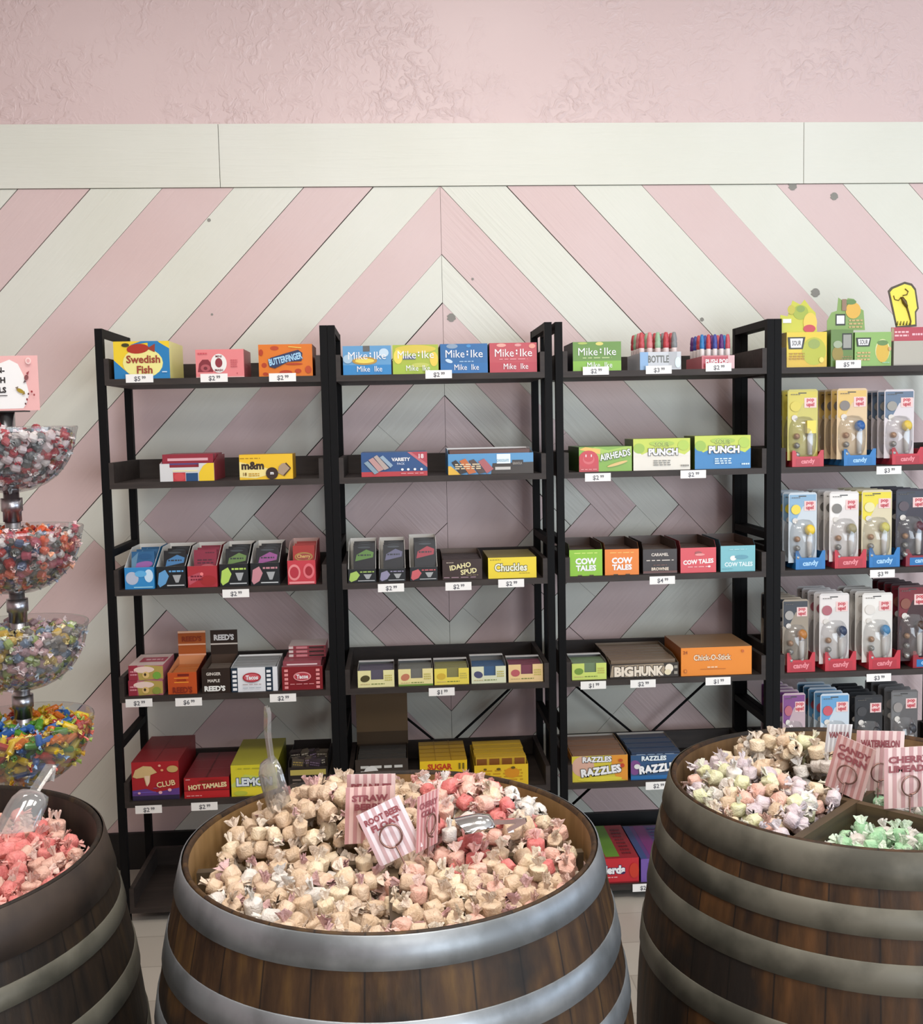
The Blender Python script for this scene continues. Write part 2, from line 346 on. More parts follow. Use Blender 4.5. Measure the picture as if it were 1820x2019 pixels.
# ------------------------------------------------------------------ RACKS
DEP = .33; PT = .022
ZL = [1.635, 1.3305, 1.0114, .6878, .3637, .0326]; TH = .018
FLR = [z+TH for z in ZL]
def rack(x0, x1, label, brace):
    r = empty('shelf_rack', ((x0+x1)/2, D, 0), label, 'shelf rack', 'black steel shelf racks against the wall')
    w = (x1-x0)/2
    for sx in (-1, 1):
        for y in (0, DEP-PT):
            mb = MB(); xa = -w if sx < 0 else w-PT; mb.box((xa, y, 0), (xa+PT, y+PT, 1.8), BLACK)
            o = mb.build('post', r, (xa+PT/2, y+PT/2, 0))
        for z in (1.8, 1.15, .565):
            mb = MB(); xa = -w if sx < 0 else w-PT; mb.box((xa+.001, PT, z-.022), (xa+PT-.001, DEP-PT, z), BLACK); mb.build('side_rail', r, (xa+PT/2, DEP/2, z-.011))
    for z in ZL:
        mb = MB(); a, b = -w+PT+.0005, w-PT-.0005
        mb.box((a, .001, z), (b, DEP-.002, z+TH), TRAYM)
        for xa in (a, b-.014): mb.box((xa, .001, z+TH), (xa+.014, DEP-.002, z+.078), TRAYM)
        mb.box((a+.014, DEP-.016, z+TH), (b-.014, DEP-.002, z+.078), TRAYM)
        mb.build('shelf_tray', r, (0, DEP/2, z))
    if brace:
        for s in (-1, 1):
            mb = MB(); mb.tube([(-s*(w-PT), DEP+.003+.004*s, .13), (s*(w-PT), DEP+.003+.004*s, .68)], .0045, BLACK, 6); mb.build('cross_brace', r)
    for sx in (-1, 1):
        for y in (0, DEP-PT):
            pass
    return r
rack(-.8674, -.194, 'black rack at left with dark board trays, nearest the tower of candy bowls', False)
rack(-.193, .475, 'black rack second from left, holding four cartons in a row on its top tray', True)
rack(.485, 1.155, 'black rack third from left with green, orange and pink cartons on its middle tray', True)
rack(1.156, 1.829, 'black rack at right edge filled with hanging toy candy cards in bins', False)
# ------------------------------------------------------------------ price tags
tagm = mat('tag_paper', 'efede8', .55)
def price(px, py, txt, label, s=0, tilt=0):
    p = at(px, py, D-.002); w, h = .079, .0245
    mb = MB(); mb.box((-w/2, 0, -h/2), (w/2, .0012, h/2), tagm)
    f = Face(mb, (-w/2, -.0001, -h/2), (1, 0, 0), (0, 0, 1), w, h)
    f.run([('t', txt[:2], .42, .42, .55, '5b5b60', {'w': .3}), ('t', txt[2:], .66, .6, .34, '55555a', {'w': .2})])
    mb.box((-.012, .0012, .004), (.012, .0019, .010), tagm)
    o = mb.build('price_tag'); o.location = p; o.rotation_euler = (0, math.radians(tilt), 0)
    return tag(o, label, 'price tag', 'white price tags on the shelf edges')
T5, T2, T3 = '$599', '$299', '$349'
for px, py, t, l in [
 (275, 746, T5, 'white price tag under the yellow and blue fish gummy carton'), (422, 745, T2, 'white price tag under the pink carton with round badge'),
 (557, 744, T2, 'white price tag under the orange carton on the top tray'), (865, 738, T2, 'white price tag between the green and dark blue cartons, top tray'),
 (1175, 731, T2, 'white price tag under the lone green carton on the third rack'), (1299, 729, '$399', 'white price tag under the display of ribbed candy tubes'),
 (1417, 724, T2, 'white price tag under the red display of coloured pops'), (1673, 718, T5, 'white price tag under the green sour candy cartons'),
 (1179, 941, T2, 'white price tag under the red and green carton, second tray'), (1367, 935, T2, 'white price tag between the two wide sour straw cartons'),
 (1753, 927, '$399', 'white price tag under the upper row of red and blue bins'), (465, 1170, T2, 'white price tag under the green and purple pouches, left rack'),
 (771, 1159, T2, 'white price tag under the grey pouch display, second rack'), (904, 1156, T2, 'white price tag under the brown carton with yellow lettering'),
 (1008, 1150, T2, 'white price tag under the bright yellow carton, middle tray'), (1306, 1144, '$499', 'white price tag under the brown carton amid coloured ones'),
 (1740, 1131, '$399', 'white price tag under the blue bin of the second card row'), (274, 1386, T2, 'white price tag under the stacked pink snack packs'),
 (372, 1384, '$699', 'white price tag under the orange carton with raised header'), (558, 1376, T2, 'white price tag under the white carton with black squares'),
 (871, 1364, '$199', 'white price tag under the row of small yellow cartons'), (1170, 1351, '$199', 'white price tag under the small green cartoned candies'),
 (1268, 1348, T2, 'white price tag under the brown display with big lettering'), (1416, 1343, '$199', 'white price tag under the large orange carton'),
 (1733, 1336, '$399', 'white price tag under the lowest row of red bins'), (293, 1596, T2, 'white price tag under the red mushroom carton'),
 (403, 1590, T2, 'white price tag under the red carton with cream lettering'), (1298, 1549, T2, 'white price tag under the blue gum carton, half behind the barrel'),
 (1272, 1750, '$299', 'white price tag on the lowest tray between the two barrels')]:
    price(px, py, t, l)
# ------------------------------------------------------------------ CARTONS
YF = D + .012
def span(x0, yt, x1, s, y=None, dy=0):
    """front rectangle of a carton standing on tray s -> left x, width, height"""
    Y = YF+dy; ym = y or 0; zf = FLR[s]
    yb = None
    a = at(x0, yt, Y); b = at(x1, yt, Y); hgt = at((x0+x1)/2, yt, Y).z-zf
    # x at the bottom edge: follow the vertical direction
    k = hgt*FPX/D
    a = at(x0, yt+k, Y); b = at(x1, yt+k, Y)
    return a.x, b.x-a.x, hgt, Y, zf
def carton(name, x0, yt, x1, s, dep, label, col, art, side=None, top=None, dy=0, rz=0, group=None, cat='candy box', sideart=None, topart=None):
    xl, w, h, Y, zf = span(x0, yt, x1, s, dy=dy)
    mb = MB(); side = side or col; top = top or col
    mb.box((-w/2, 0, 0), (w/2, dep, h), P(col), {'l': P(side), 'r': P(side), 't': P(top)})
    Face(mb, (-w/2, 0, 0), (1, 0, 0), (0, 0, 1), w, h).run(art)
    if sideart: Face(mb, (w/2, 0, 0), (0, 1, 0), (0, 0, 1), dep, h).run(sideart)
    if topart: Face(mb, (-w/2, 0, h), (1, 0, 0), (0, 1, 0), w, dep).run(topart)
    # closure tape line and base fold
    o = mb.build(name); o.location = (xl+w/2, Y, zf+.0004); o.rotation_euler = (0, 0, rz)
    return tag(o, label, cat, group)
def display(name, x0, yt, x1, s, dep, hb, label, col, art, inner='e9e6df', side=None, notch=None, header=None, n=0, cname=None, clabel=None, ccol=None, cart=None, ch=None, lean=.0, cw=.94, cx=0, dy=0, slope=.45, cat='display box', cgroup=None, cside=None, c0=.012, cat2='candy pack', cdep=None, stack=False):
    """open counter display: front panel of height h, sides climbing to hb at the back, contents as things of their own"""
    xl, w, h, Y, zf = span(x0, yt, x1, s, dy=dy); t = .0012
    r = empty(name, (xl+w/2, Y, zf+.0004), label, cat)
    mb = MB(); c = P(col); ic = P(inner)
    if notch:   # cut-out in the front panel (u0,u1,v)
        u0, u1, v = notch; X = lambda u: -w/2+u*w
        mb.prism([(X(0), 0, 0), (X(1), 0, 0), (X(1), 0, h), (X(u1), 0, h), (X(u1), 0, h*v), (X(u0), 0, h*v), (X(u0), 0, h), (X(0), 0, h)], (0, t, 0), ic, c)
    else: mb.box((-w/2, 0, 0), (w/2, t, h), c, {'k': ic, 't': ic})
    Face(mb, (-w/2, 0, 0), (1, 0, 0), (0, 0, 1), w, h).run(art)
    mb.build('front_panel', r)
    mb = MB()
    for sx in (-1, 1):
        x = -w/2 if sx < 0 else w/2-t
        pr = [(x, t, 0), (x, t, h), (x, dep*slope, hb), (x, dep, hb), (x, dep, 0)]
        mb.prism(pr, (t, 0, 0), ic if (side is None) else P(side), P(side) if side else c)
        # printed outer, pale inner face
        xi = x+t+.0002 if sx < 0 else x-.0002
        mb.add([(xi, q[1], q[2]) for q in pr], [[0, 1, 2, 3, 4]], ic)
    mb.box((-w/2+t, t, 0), (w/2-t, dep, t), ic); mb.box((-w/2+t, dep-t, t), (w/2-t, dep, hb), c, {'f': ic})
    mb.build('carton_body', r)
    if header:
        hw, hh, hc, ha = header; mb = MB(); mb.box((-hw/2, dep-.001, hb-.002), (hw/2, dep+.0005, hb+hh), P(hc))
        Face(mb, (-hw/2, dep-.0012, hb), (1, 0, 0), (0, 0, 1), hw, hh).run(ha); mb.build('header_card', r)
    if n:
        bw = w*cw; bh = ch or hb*.92; me = None
        stepy = (dep-.02)/n; th = cdep or stepy*.8
        for i in range(n):
            if me is None:
                mb = MB(); mb.box((-bw/2, 0, 0), (bw/2, th, bh), P(ccol), {'l': P(cside or ccol), 'r': P(cside or ccol)})
                # crimped top edge on a pack
                Face(mb, (-bw/2, 0, 0), (1, 0, 0), (0, 0, 1), bw, bh).run(cart or [])
                ob = mb.build(cname); me = ob.data
            else: ob = bpy.data.objects.new(cname, me); COL.objects.link(ob)
            ob.location = (xl+w/2+cx*w+random.uniform(-1, 1)*w*.01, Y+c0+i*stepy, zf+.002); ob.rotation_euler = (-lean, 0, random.uniform(-.02, .02))
            tag(ob, clabel, cat2, cgroup or 'row of ' + clabel)
    return r
Y_, Bd = 'e8c72c', '1f1c1c'
# --- top tray, left rack
carton('candy_box', 226, 673, 336, 0, .2, 'yellow and blue carton with Swedish Fish lettering and a red fish', 'e6c12e', [
 ('p', [(0, 0), (0, .5), (.1, .36), (.3, .08), (.34, 0)], '2477ad'), ('p', [(.6, 0), (.62, .95), (.78, 1), (1, .8), (1, 0)], '2477ad'), ('p', [(.3, .9), (.5, 1), (.8, 1), (.96, .75), (.8, .9), (.6, .96)], '2477ad'),
 ('e', .52, .42, .36, .40, 'ead98a'), ('e', .44, .8, .2, .13, 'a3301f', 4), ('p', [(.6, .8), (.75, .93), (.74, .7)], '8f3a2a'), ('e', .22, .9, .07, .05, '3a3a1e'),
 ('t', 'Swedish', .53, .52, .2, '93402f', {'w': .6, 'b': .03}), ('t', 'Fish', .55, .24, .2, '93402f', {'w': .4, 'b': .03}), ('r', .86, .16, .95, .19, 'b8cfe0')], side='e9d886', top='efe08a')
carton('candy_box', 387, 689, 482, 0, .15, 'pink carton with a round white badge on its front', 'd97f80', [
 ('r', .0, 0, 1, .03, 'efb2ae'), ('p', [(.04, .2), (.07, .5), (.14, .64), (.26, .64), (.32, .5), (.36, .2)], '7c2d36'), ('e', .2, .34, .1, .13, 'a8545a'), ('e', .2, .33, .04, .06, '6e2a33'),
 ('e', .48, .5, .165, .34, 'f3ded9'), ('e', .48, .52, .075, .17, '86323c'), ('t', 'MINI', .48, .75, .08, '6e2a33', {'w': .15}), ('t', 'MASH', .48, .26, .08, '6e2a33', {'w': .2}),
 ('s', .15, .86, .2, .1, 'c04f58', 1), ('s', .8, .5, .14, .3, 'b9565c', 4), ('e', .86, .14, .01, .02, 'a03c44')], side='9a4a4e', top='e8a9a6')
carton('candy_box', 511, 679, 617, 0, .16, 'orange carton with slanted blue BUTTERFINGER lettering', 'd0701f', [
 ('e', .1, .35, .05, .08, 'a83a1c'), ('e', .3, .88, .08, .07, 'b0431f'), ('e', .12, .08, .05, .05, 'a83a1c'), ('e', .5, .12, .12, .07, 'a83a1c'), ('e', .73, .16, .06, .07, 'a83a1c'), ('e', .92, .2, .06, .12, 'b0431f'), ('e', .66, .38, .16, .03, 'a83a1c'), ('e', .05, .75, .04, .1, 'a83a1c'),
 ('p', [(.56, .93), (.8, .89), (.8, .87), (.56, .91)], 'f0cf62'), ('p', [(.2, .3), (.3, .25), (.55, .45), (.8, .47), (.82, .72), (.74, .82), (.6, .76), (.22, .58), (.18, .45)], '2b3150'),
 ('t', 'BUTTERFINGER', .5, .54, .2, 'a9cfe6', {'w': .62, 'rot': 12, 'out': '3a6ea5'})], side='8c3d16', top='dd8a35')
# --- top tray, second rack
def mike(x0, yt, x1, lab, base, low, blobs):
    carton('candy_box', x0, yt, x1, 0, .17, lab, base, [('r', 0, 0, 1, .34, low)] + blobs + [
     ('t', 'Mike', .31, .66, .27, 'eef0f2', {'w': .4, 'b': 0}), ('t', 'Ike', .77, .66, .27, 'eef0f2', {'w': .26, 'b': 0}), ('r', .555, .6, .585, .66, 'e8ecf0'), ('r', .555, .7, .585, .76, 'e8ecf0'),
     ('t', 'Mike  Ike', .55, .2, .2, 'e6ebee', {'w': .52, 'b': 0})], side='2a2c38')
mike(677, 682, 772, 'light blue Mike Ike carton, first of the four in the top row', '5b93bd', '2f7fb8', [('r', .42, .8, .56, 1, '5a5a58'), ('e', .45, .48, .26, .14, 'b08b3c'), ('e', .45, .48, .2, .08, 'ddc95a'), ('e', .85, .75, .1, .15, 'b8ccd8'), ('e', .1, .55, .1, .15, '9db9cc')])
mike(775, 680, 865, 'lime green and yellow Mike Ike carton in the top row', '9fae3e', '9bb23f', [('e', .5, .85, .45, .14, 'c9b646'), ('e', .12, .6, .1, .25, 'dccb55'), ('e', .9, .5, .09, .25, 'dcbf4a'), ('r', .22, .5, .5, .62, '4d5b78'), ('e', .6, .3, .2, .08, 'b5bb5a')])
mike(869, 678, 962, 'dark blue Mike Ike carton between the green and red ones', '256298', '2266a0', [('e', .25, .92, .12, .08, '8296aa'), ('e', .18, .42, .08, .06, 'b9cde0', -20), ('e', .6, .92, .05, .05, '3d86bf'), ('s', .55, .4, .3, .07, '8fb0cc', 1)])
mike(966, 676, 1059, 'red Mike Ike carton at the right end of the row of four', 'b2454d', 'ad3a45', [('e', .25, .92, .1, .06, 'd99a8e'), ('e', .6, .92, .07, .05, 'cf8f8e'), ('e', .9, .88, .07, .08, 'd88f7e'), ('s', .5, .45, .6, .06, 'd88a8f', 1)])
mike(1130, 674, 1225, 'green Mike Ike carton alone on the third rack', '5d8430', '79a82f', [('e', .55, .93, .08, .06, 'c8bf60'), ('e', .2, .95, .1, .04, '9db04e'), ('s', .5, .45, .6, .08, 'a6b878', 1)])
# --- displays of tubes on the third rack
def tubes(x0, x1, s, label, base, front, art, ncol, nrow, tname, tlab, cols, tops, th, group, fx0=None):
    xl, w, h, Y, zf = span(fx0 or x0, front, x1, s); r = empty('tube_display', (xl+w/2, Y, zf+.0004), label, 'display box')
    d = .17; t = .0015
    mb = MB(); mb.box((-w/2, 0, 0), (w/2, t, h), P(base)); Face(mb, (-w/2, 0, 0), (1, 0, 0), (0, 0, 1), w, h).run(art); mb.build('front_panel', r)
    mb = MB(); mb.box((-w/2, t, 0), (-w/2+t, d, h*.95), P(base)); mb.box((w/2-t, t, 0), (w/2, d, h*.95), P(base)); mb.box((-w/2+t, t, 0), (w/2-t, d, t), P(base)); mb.box((-w/2, d, 0), (w/2, d+t, h*.95), P(base)); mb.build('carton_body', r)
    protos = {}
    for j in range(nrow):
        for i in range(ncol):
            cc = cols[(i+j) % len(cols)] if j else cols[i % len(cols)]
            rt = w/ncol*.36
            if cc not in protos:
                p = empty(tname, (0, 0, 0), tlab, 'candy tube', group)
                mb = MB(); mb.lathe([(0, 0), (rt, 0), (rt, th*.55), (rt*.9, th*.6), (0, th*.6)], P(tops), 12); mb.build('tube', p)
                mb = MB(); mb.lathe([(rt*.7, th*.56), (rt*1.05, th*.6), (rt*1.05, th*.72), (rt*.9, th*.76), (rt*1.02, th*.8), (rt*.85, th*.9), (rt*.6, th), (0, th*1.02)], P(cc), 12); mb.build('cap', p)
                protos[cc] = p; q = p
            else: q = copy_tree(protos[cc])
            q.location = (xl+w*(i+.5)/ncol, Y+.015+(d-.03)*(j+.5)/nrow, zf+.0025)
tubes(1262, 1343, 0, 'white and blue tray display full of ribbed candy tubes', 'b9bcc0', 694, [('r', 0, 0, .2, 1, '7da0c4'), ('r', .7, .1, .9, 1, 'a3a5a8'), ('t', 'BOTTLE', .45, .6, .4, '5d5f58', {'w': .5}), ('s', .45, .2, .5, .15, '8aa5bd', 1), ('e', .92, .4, .07, .3, 'c9dcea')], 5, 4,
      'candy_tube', 'capped candy tube with ribbed nozzle standing in the white and blue tray', ['b5494e', 'c8787a', '8fae8f', 'b23f46', '7c7f80'], 'd3c3c0', .112, 'ribbed candy tubes')
tubes(1384, 1448, 0, 'pinkish red tray display full of coloured pops', 'b8666c', 701, [('r', .05, .12, .95, .9, 'a83e4a'), ('t', 'PUSH POP', .47, .55, .34, 'f0dcdc', {'w': .7, 'b': .03}), ('r', .8, 0, 1, 1, 'c9a5a6')], 5, 4,
      'candy_tube', 'short pop tube with coloured cap in the pinkish red tray', ['2f74ad', 'b34046', '3c4a93', '57286b', 'b8505a'], 'd8cfcc', .103, 'coloured push-up pops')
# --- second tray
display('display_box', 316, 914, 423, 1, .2, .075, 'open white and yellow display box with a cut-out front and red packs', 'c9c9c8', [
 ('r', .24, 0, .47, .5, 'b33c42'), ('e', .36, .25, .1, .22, 'c24a4c'), ('r', .48, 0, .7, .46, '23476e'), ('p', [(.72, 0), (.72, .45), (.8, .85), (.88, 1), (1, 1), (1, 0)], 'e2bd2f'), ('r', .24, .55, .7, .62, 'dfd3a2')], side='8a3038', notch=(.18, .72, .78), n=4, cname='candy_pack', clabel='red candy pack standing in the open white and yellow box', ccol='8c2b38', cart=[('r', .1, .75, .9, .85, 'd3a2a8'), ('r', .1, .6, .8, .66, '5a4a78')], ch=.078, c0=.02)
carton('candy_box', 473, 896, 578, 1, .1, 'yellow carton with brown m&m lettering and a round brown sweet', 'e0b52a', [
 ('s', .2, .85, .38, .07, '9a7416', 1), ('p', [(0, .1), (.3, .05), (.75, .3), (.6, .4), (0, .72)], 'ead08a'), ('t', 'm&m', .25, .56, .3, '33261c', {'w': .46, 'b': .05}), ('t', '18', .1, .22, .13, '6b4a12', {'w': .1}), ('s', .27, .2, .2, .15, 'b98a1b', 2),
 ('p', [(.74, .5), (.8, .62), (.85, .64), (.96, .42), (.82, .14), (.72, .25)], 'a08a72'), ('p', [(.86, .62), (.88, .66), (.97, .44), (.95, .42)], '4a3222'), ('p', [(.95, .44), (.97, .42), (.84, .12), (.82, .15)], '4a3222'), ('e', .61, .24, .115, .24, '33231d'), ('t', 'm', .61, .24, .13, 'e8e6e0', {'w': .1, 'b': .04})], side='b88a1c', top='caa024')
carton('candy_box', 713, 892, 843, 1, .16, 'navy carton with VARIETY lettering and red lower edge', '284c7c', [
 ('r', 0, 0, 1, .2, 'b03a40'), ('p', [(.7, 1), (1, .35), (1, 1)], 'b9646a'), ('p', [(.76, 1), (1, .5), (1, 1)], 'a8404c'), ('t', '18', .91, .82, .18, 'f0dcdc', {'w': .12}),
 ('t', 'VARIETY', .6, .7, .14, 'e6e8ee', {'w': .3, 'b': .04}), ('t', 'PACK', .6, .52, .09, 'b9c4d6', {'w': .14}),
 ('p', [(.04, .58), (.1, .66), (.26, .18), (.2, .1)], '7d93a0'), ('p', [(.11, .7), (.18, .8), (.34, .3), (.26, .2)], 'b08a86'), ('p', [(.19, .82), (.24, .9), (.42, .35), (.35, .27)], 'a89a92'), ('p', [(.28, .8), (.33, .88), (.48, .46), (.44, .36)], '8aa0b0'),
 ('e', .62, .28, .02, .05, 'dfe4ee'), ('e', .71, .28, .02, .05, 'dfe4ee'), ('e', .81, .28, .02, .05, 'dfe4ee'), ('e', .91, .28, .02, .05, 'dfe4ee'), ('s', .77, .12, .34, .05, 'dba6a8', 1)], side='1b3154', top='3a5f90')
display('display_box', 884, 894, 1052, 1, .16, .078, 'long blue and brown display box showing four slanted chocolate bars', '4f8bb8', [
 ('p', [(.5, 0), (.52, .52), (1, .55), (1, 0)], '33291f'), ('p', [(0, 0), (.15, 0), (.03, .42), (0, .42)], 'd9ab3a'), ('r', .57, .5, .73, .96, 'd5dde2'), ('r', .75, .36, .88, .66, '2c2622'), ('r', .55, .2, .73, .34, 'b9b6b0'),
 ('t', 'CHOCOLATE', .64, .65, .12, '6fa3b8', {'w': .14}), ('t', 'GRANOLA', .81, .5, .12, '9a938a', {'w': .11}),
 ('p', [(.04, .6), (.09, .72), (.22, .12), (.14, .02)], '2b2320'), ('p', [(.13, .66), (.2, .78), (.33, .1), (.24, .02)], 'b5622e'), ('p', [(.24, .66), (.3, .74), (.44, .1), (.36, .02)], '4b3a33'), ('p', [(.35, .62), (.42, .76), (.53, .25), (.45, .04)], 'a0575a'),
 ('s', .23, .4, .3, .3, 'd8c6a0', 3)], n=3, cname='candy_bar', clabel='wrapped bar standing in the long blue and brown display box', ccol='5a3b34', ch=.072, side='3f7ba8')
carton('candy_box', 1142, 881, 1246, 1, .2, 'red and green AIRHEADS carton with a round red face', '7aa33a', [
 ('p', [(0, .55), (.3, 1), (.55, .85), (.9, 1), (1, 1), (1, .6), (.4, .45)], '9ab84c'), ('p', [(0, .9), (.12, 1), (.4, .9), (.4, .7), (.1, .85)], 'dcae54'), ('r', 0, 0, .37, .5, 'b23a40'), ('e', .18, .5, .19, .36, 'b8343c'), ('e', .18, .5, .11, .2, 'c65a5e'), ('e', .18, .55, .09, .15, 'b8343c'), ('r', .12, .6, .14, .7, 'ead0d0'), ('r', .22, .6, .24, .7, 'ead0d0'),
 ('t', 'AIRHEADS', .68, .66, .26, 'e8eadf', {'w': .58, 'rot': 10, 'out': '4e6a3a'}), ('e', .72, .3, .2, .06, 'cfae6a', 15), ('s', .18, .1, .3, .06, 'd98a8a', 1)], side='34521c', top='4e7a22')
def sour(x0, yt, x1, lab, lower, mid):
    carton('candy_box', x0, yt, x1, 1, .12, lab, 'b5c342', [
     ('r', 0, 0, 1, .44, lower), ('p', [(0, .44), (0, .7), (.15, .5), (.3, .62), (.5, .5), (.7, .6), (.9, .48), (1, .62), (1, .44)], lower), ('e', .1, .7, .1, .16, '8fae3a'), ('e', .88, .78, .1, .16, 'a2bc40'), ('e', .5, .85, .22, .08, '9ab53c'),
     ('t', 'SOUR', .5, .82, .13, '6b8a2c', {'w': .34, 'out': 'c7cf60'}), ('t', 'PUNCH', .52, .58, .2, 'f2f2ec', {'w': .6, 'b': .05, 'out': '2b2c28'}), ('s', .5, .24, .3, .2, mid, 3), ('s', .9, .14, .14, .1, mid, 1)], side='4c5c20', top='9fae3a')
sour(1249, 865, 1361, 'lime and white SOUR PUNCH carton in the middle of the trio', 'd4cfc2', '7d7a70')
sour(1370, 859, 1480, 'lime and blue SOUR PUNCH carton at the right of the trio', '2474ac', 'c3d8ea')
# --- third tray: pouches in slope-sided displays
def pouchbox(x0, yt, x1, hb, lab, col, art, plab, pcol, part, inner='d6d3cc', slope=.5, g=None):
    display('display_box', x0, yt, x1, 2, .2, hb, lab, col, art, inner=inner, n=3, cname='candy_pouch', clabel=plab, ccol=pcol, cart=part, ch=hb*.95, lean=.18, cgroup=g, slope=slope, cat2='candy pouch', c0=.014, cdep=.012, cw=.78, cx=.07)
def dark(x0, yt, x1, hb, lab, plab, acc, acc2, g, bolt='9a9c9c'):
    pouchbox(x0, yt, x1, hb, lab, '1d2022', [('p', [(.03, .2), (.08, .7), (.3, .85), (.42, .55), (.3, .2), (.1, .05)], acc2), ('s', .68, .78, .5, .16, acc2, 1), ('p', [(.55, .6), (.85, .6), (.75, .25), (.65, .25)], bolt), ('r', .35, .1, .95, .15, 'b5b8b8')],
             plab, '191b1e', [('p', [(.08, .56), (.15, .74), (.6, .88), (.94, .8), (.9, .66), (.4, .6)], acc), ('s', .5, .73, .6, .08, '2c3034', 1), ('e', .5, .94, .3, .03, '3a4044'), ('r', .15, .2, .9, .24, acc)], g=g)
pouchbox(247, 1119, 305, .115, 'light blue pouch display, leftmost on the middle tray', '2f7fb5', [('e', .25, .5, .22, .3, 'a8b0c0', 20), ('e', .82, .6, .15, .3, 'b8d0e2'), ('r', .3, .06, .95, .1, '9ad0e0'), ('e', .55, .7, .2, .15, '5aa3cf')], 'blue candy pouch with a purple splash in the light blue display', '28587f', [('e', .5, .62, .44, .1, '8c5a96', 10), ('p', [(0, .4), (0, .8), (.3, .98), (.2, .6)], '5a7f98'), ('e', .6, .86, .3, .08, '215079')])
dark(310, 1117, 367, .115, 'black pouch display with blue accents beside the light blue one', 'black candy pouch with blue lettering patch', '44749f', '5b93bf', 'blue accented pouches')
pouchbox(371, 1116, 429, .115, 'crimson pouch display between two black ones', 'a13038', [('p', [(0, .5), (.4, .7), (.55, .5), (.05, .1)], 'b0505c'), ('e', .7, .3, .28, .25, '962a2c'), ('s', .3, .45, .4, .3, '6c2030', 2), ('e', .48, .62, .06, .08, 'e07a7a')], 'crimson candy pouch in the crimson display', '7c2438', [('s', .5, .68, .7, .16, '4a1c2c', 2), ('s', .7, .92, .4, .05, '4a1c2c', 1), ('e', .6, .5, .35, .1, 'a8565e')])
dark(434, 1112, 490, .116, 'black pouch display with lime green patch, left rack', 'black candy pouch with muted green patch, left rack', '5f7b45', 'a9c75c', 'green accented pouches, left rack')
dark(495, 1110, 552, .116, 'black pouch display with pink and purple patch', 'black candy pouch with purple patch', '8a4a80', 'b98088', 'purple accented pouches')
pouchbox(568, 1105, 623, .12, 'red pouch display at right end of the left rack', 'b83a44', [('e', .24, .5, .22, .34, 'd38080'), ('e', .24, .5, .16, .24, 'a8303c'), ('e', .76, .55, .2, .32, 'd06a70'), ('e', .76, .55, .13, .2, '96242e'), ('r', .05, .03, .95, .12, 'd8888a')], 'red candy pouch with gold oval lettering', '96241f', [('e', .5, .7, .42, .12, '98783c'), ('e', .5, .7, .36, .085, '8c3a30'), ('t', 'Cherry', .5, .7, .09, 'c8a860', {'w': .6}), ('e', .5, .5, .4, .06, 'c05a60')], inner='c9a8a0')
dark(687, 1122, 742, .115, 'black pouch display with green patch, first on the second rack', 'black candy pouch with green patch, second rack', '567a3c', '9cb85c', 'green accented pouches, second rack')
dark(748, 1121, 800, .115, 'black pouch display with grey lavender patch', 'black candy pouch with grey lavender patch', '5d5d74', '86829a', 'lavender accented pouches')
dark(809, 1118, 863, .122, 'black pouch display with red patch beside the potato bar carton', 'black candy pouch with red patch', '963a44', 'bc5a5e', 'red accented pouches')
display('display_box', 873, 1103, 951, 2, .18, .075, 'open brown display box lettered IDAHO SPUD in pale yellow', '33211c', [
 ('t', 'IDAHO', .45, .66, .24, 'd9cf9a', {'w': .6, 'rot': 10, 'b': .03}), ('t', 'SPUD', .66, .4, .24, 'd9cf9a', {'w': .48, 'rot': 8, 'b': .03}), ('s', .2, .85, .2, .08, 'b0a090', 1), ('s', .45, .12, .84, .08, '9c7f88', 1), ('s', .75, .22, .3, .05, '8f7f5c', 1)], inner='54463e', n=5, cname='candy_bar', clabel='dark wrapped bar in the open brown display on the middle tray', ccol='2a1f1c', ch=.06, cside='1d1614')
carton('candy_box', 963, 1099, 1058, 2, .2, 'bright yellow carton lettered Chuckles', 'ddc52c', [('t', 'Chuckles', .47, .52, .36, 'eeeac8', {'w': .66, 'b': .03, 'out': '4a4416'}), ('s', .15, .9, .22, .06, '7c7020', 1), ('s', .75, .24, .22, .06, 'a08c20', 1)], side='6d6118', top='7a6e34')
# --- third tray: cow tales row
def cow(x0, yt, x1, lab, col, art, side):
    display('display_box', x0, yt, x1, 2, .2, .098, lab, col, art, inner='3b2a22', side=side, slope=.1, n=3, cname='candy_stick', clabel='wrapped caramel stick lying inside the '+lab.split(' carton')[0].split(' display')[0]+' display', ccol='4a352b', ch=.07, c0=.03, cat2='candy stick')
ct = lambda c: [('s', .5, .87, .7, .06, c, 1), ('t', 'COW', .5, .56, .22, 'f1f1e8', {'w': .62, 'b': .05}), ('t', 'TALES', .5, .3, .2, 'f1f1e8', {'w': .62, 'b': .05}), ('r', .25, .0, .38, .04, '4a3b20'), ('r', .6, .0, .73, .04, '4a3b20')]
cow(1123, 1084, 1188, 'lime green COW TALES display', '82b52c', ct('c3d86a'), '35401a')
cow(1193, 1083, 1260, 'orange COW TALES display', 'd9781e', ct('edb05a'), '5a3414')
cow(1268, 1083, 1335, 'dark brown display between orange and pink ones', '2b211e', [('t', 'CARAMEL', .5, .78, .12, 'c9c0b4', {'w': .5, 'b': .03}), ('s', .5, .55, .8, .07, 'c9c0b4', 1), ('t', 'BROWNIE', .5, .2, .12, 'd8c8b4', {'w': .5, 'b': .03}), ('r', 0, .03, 1, .12, '5e3a34'), ('s', .5, .36, .4, .06, '6e4a40', 1)], '1b1513')
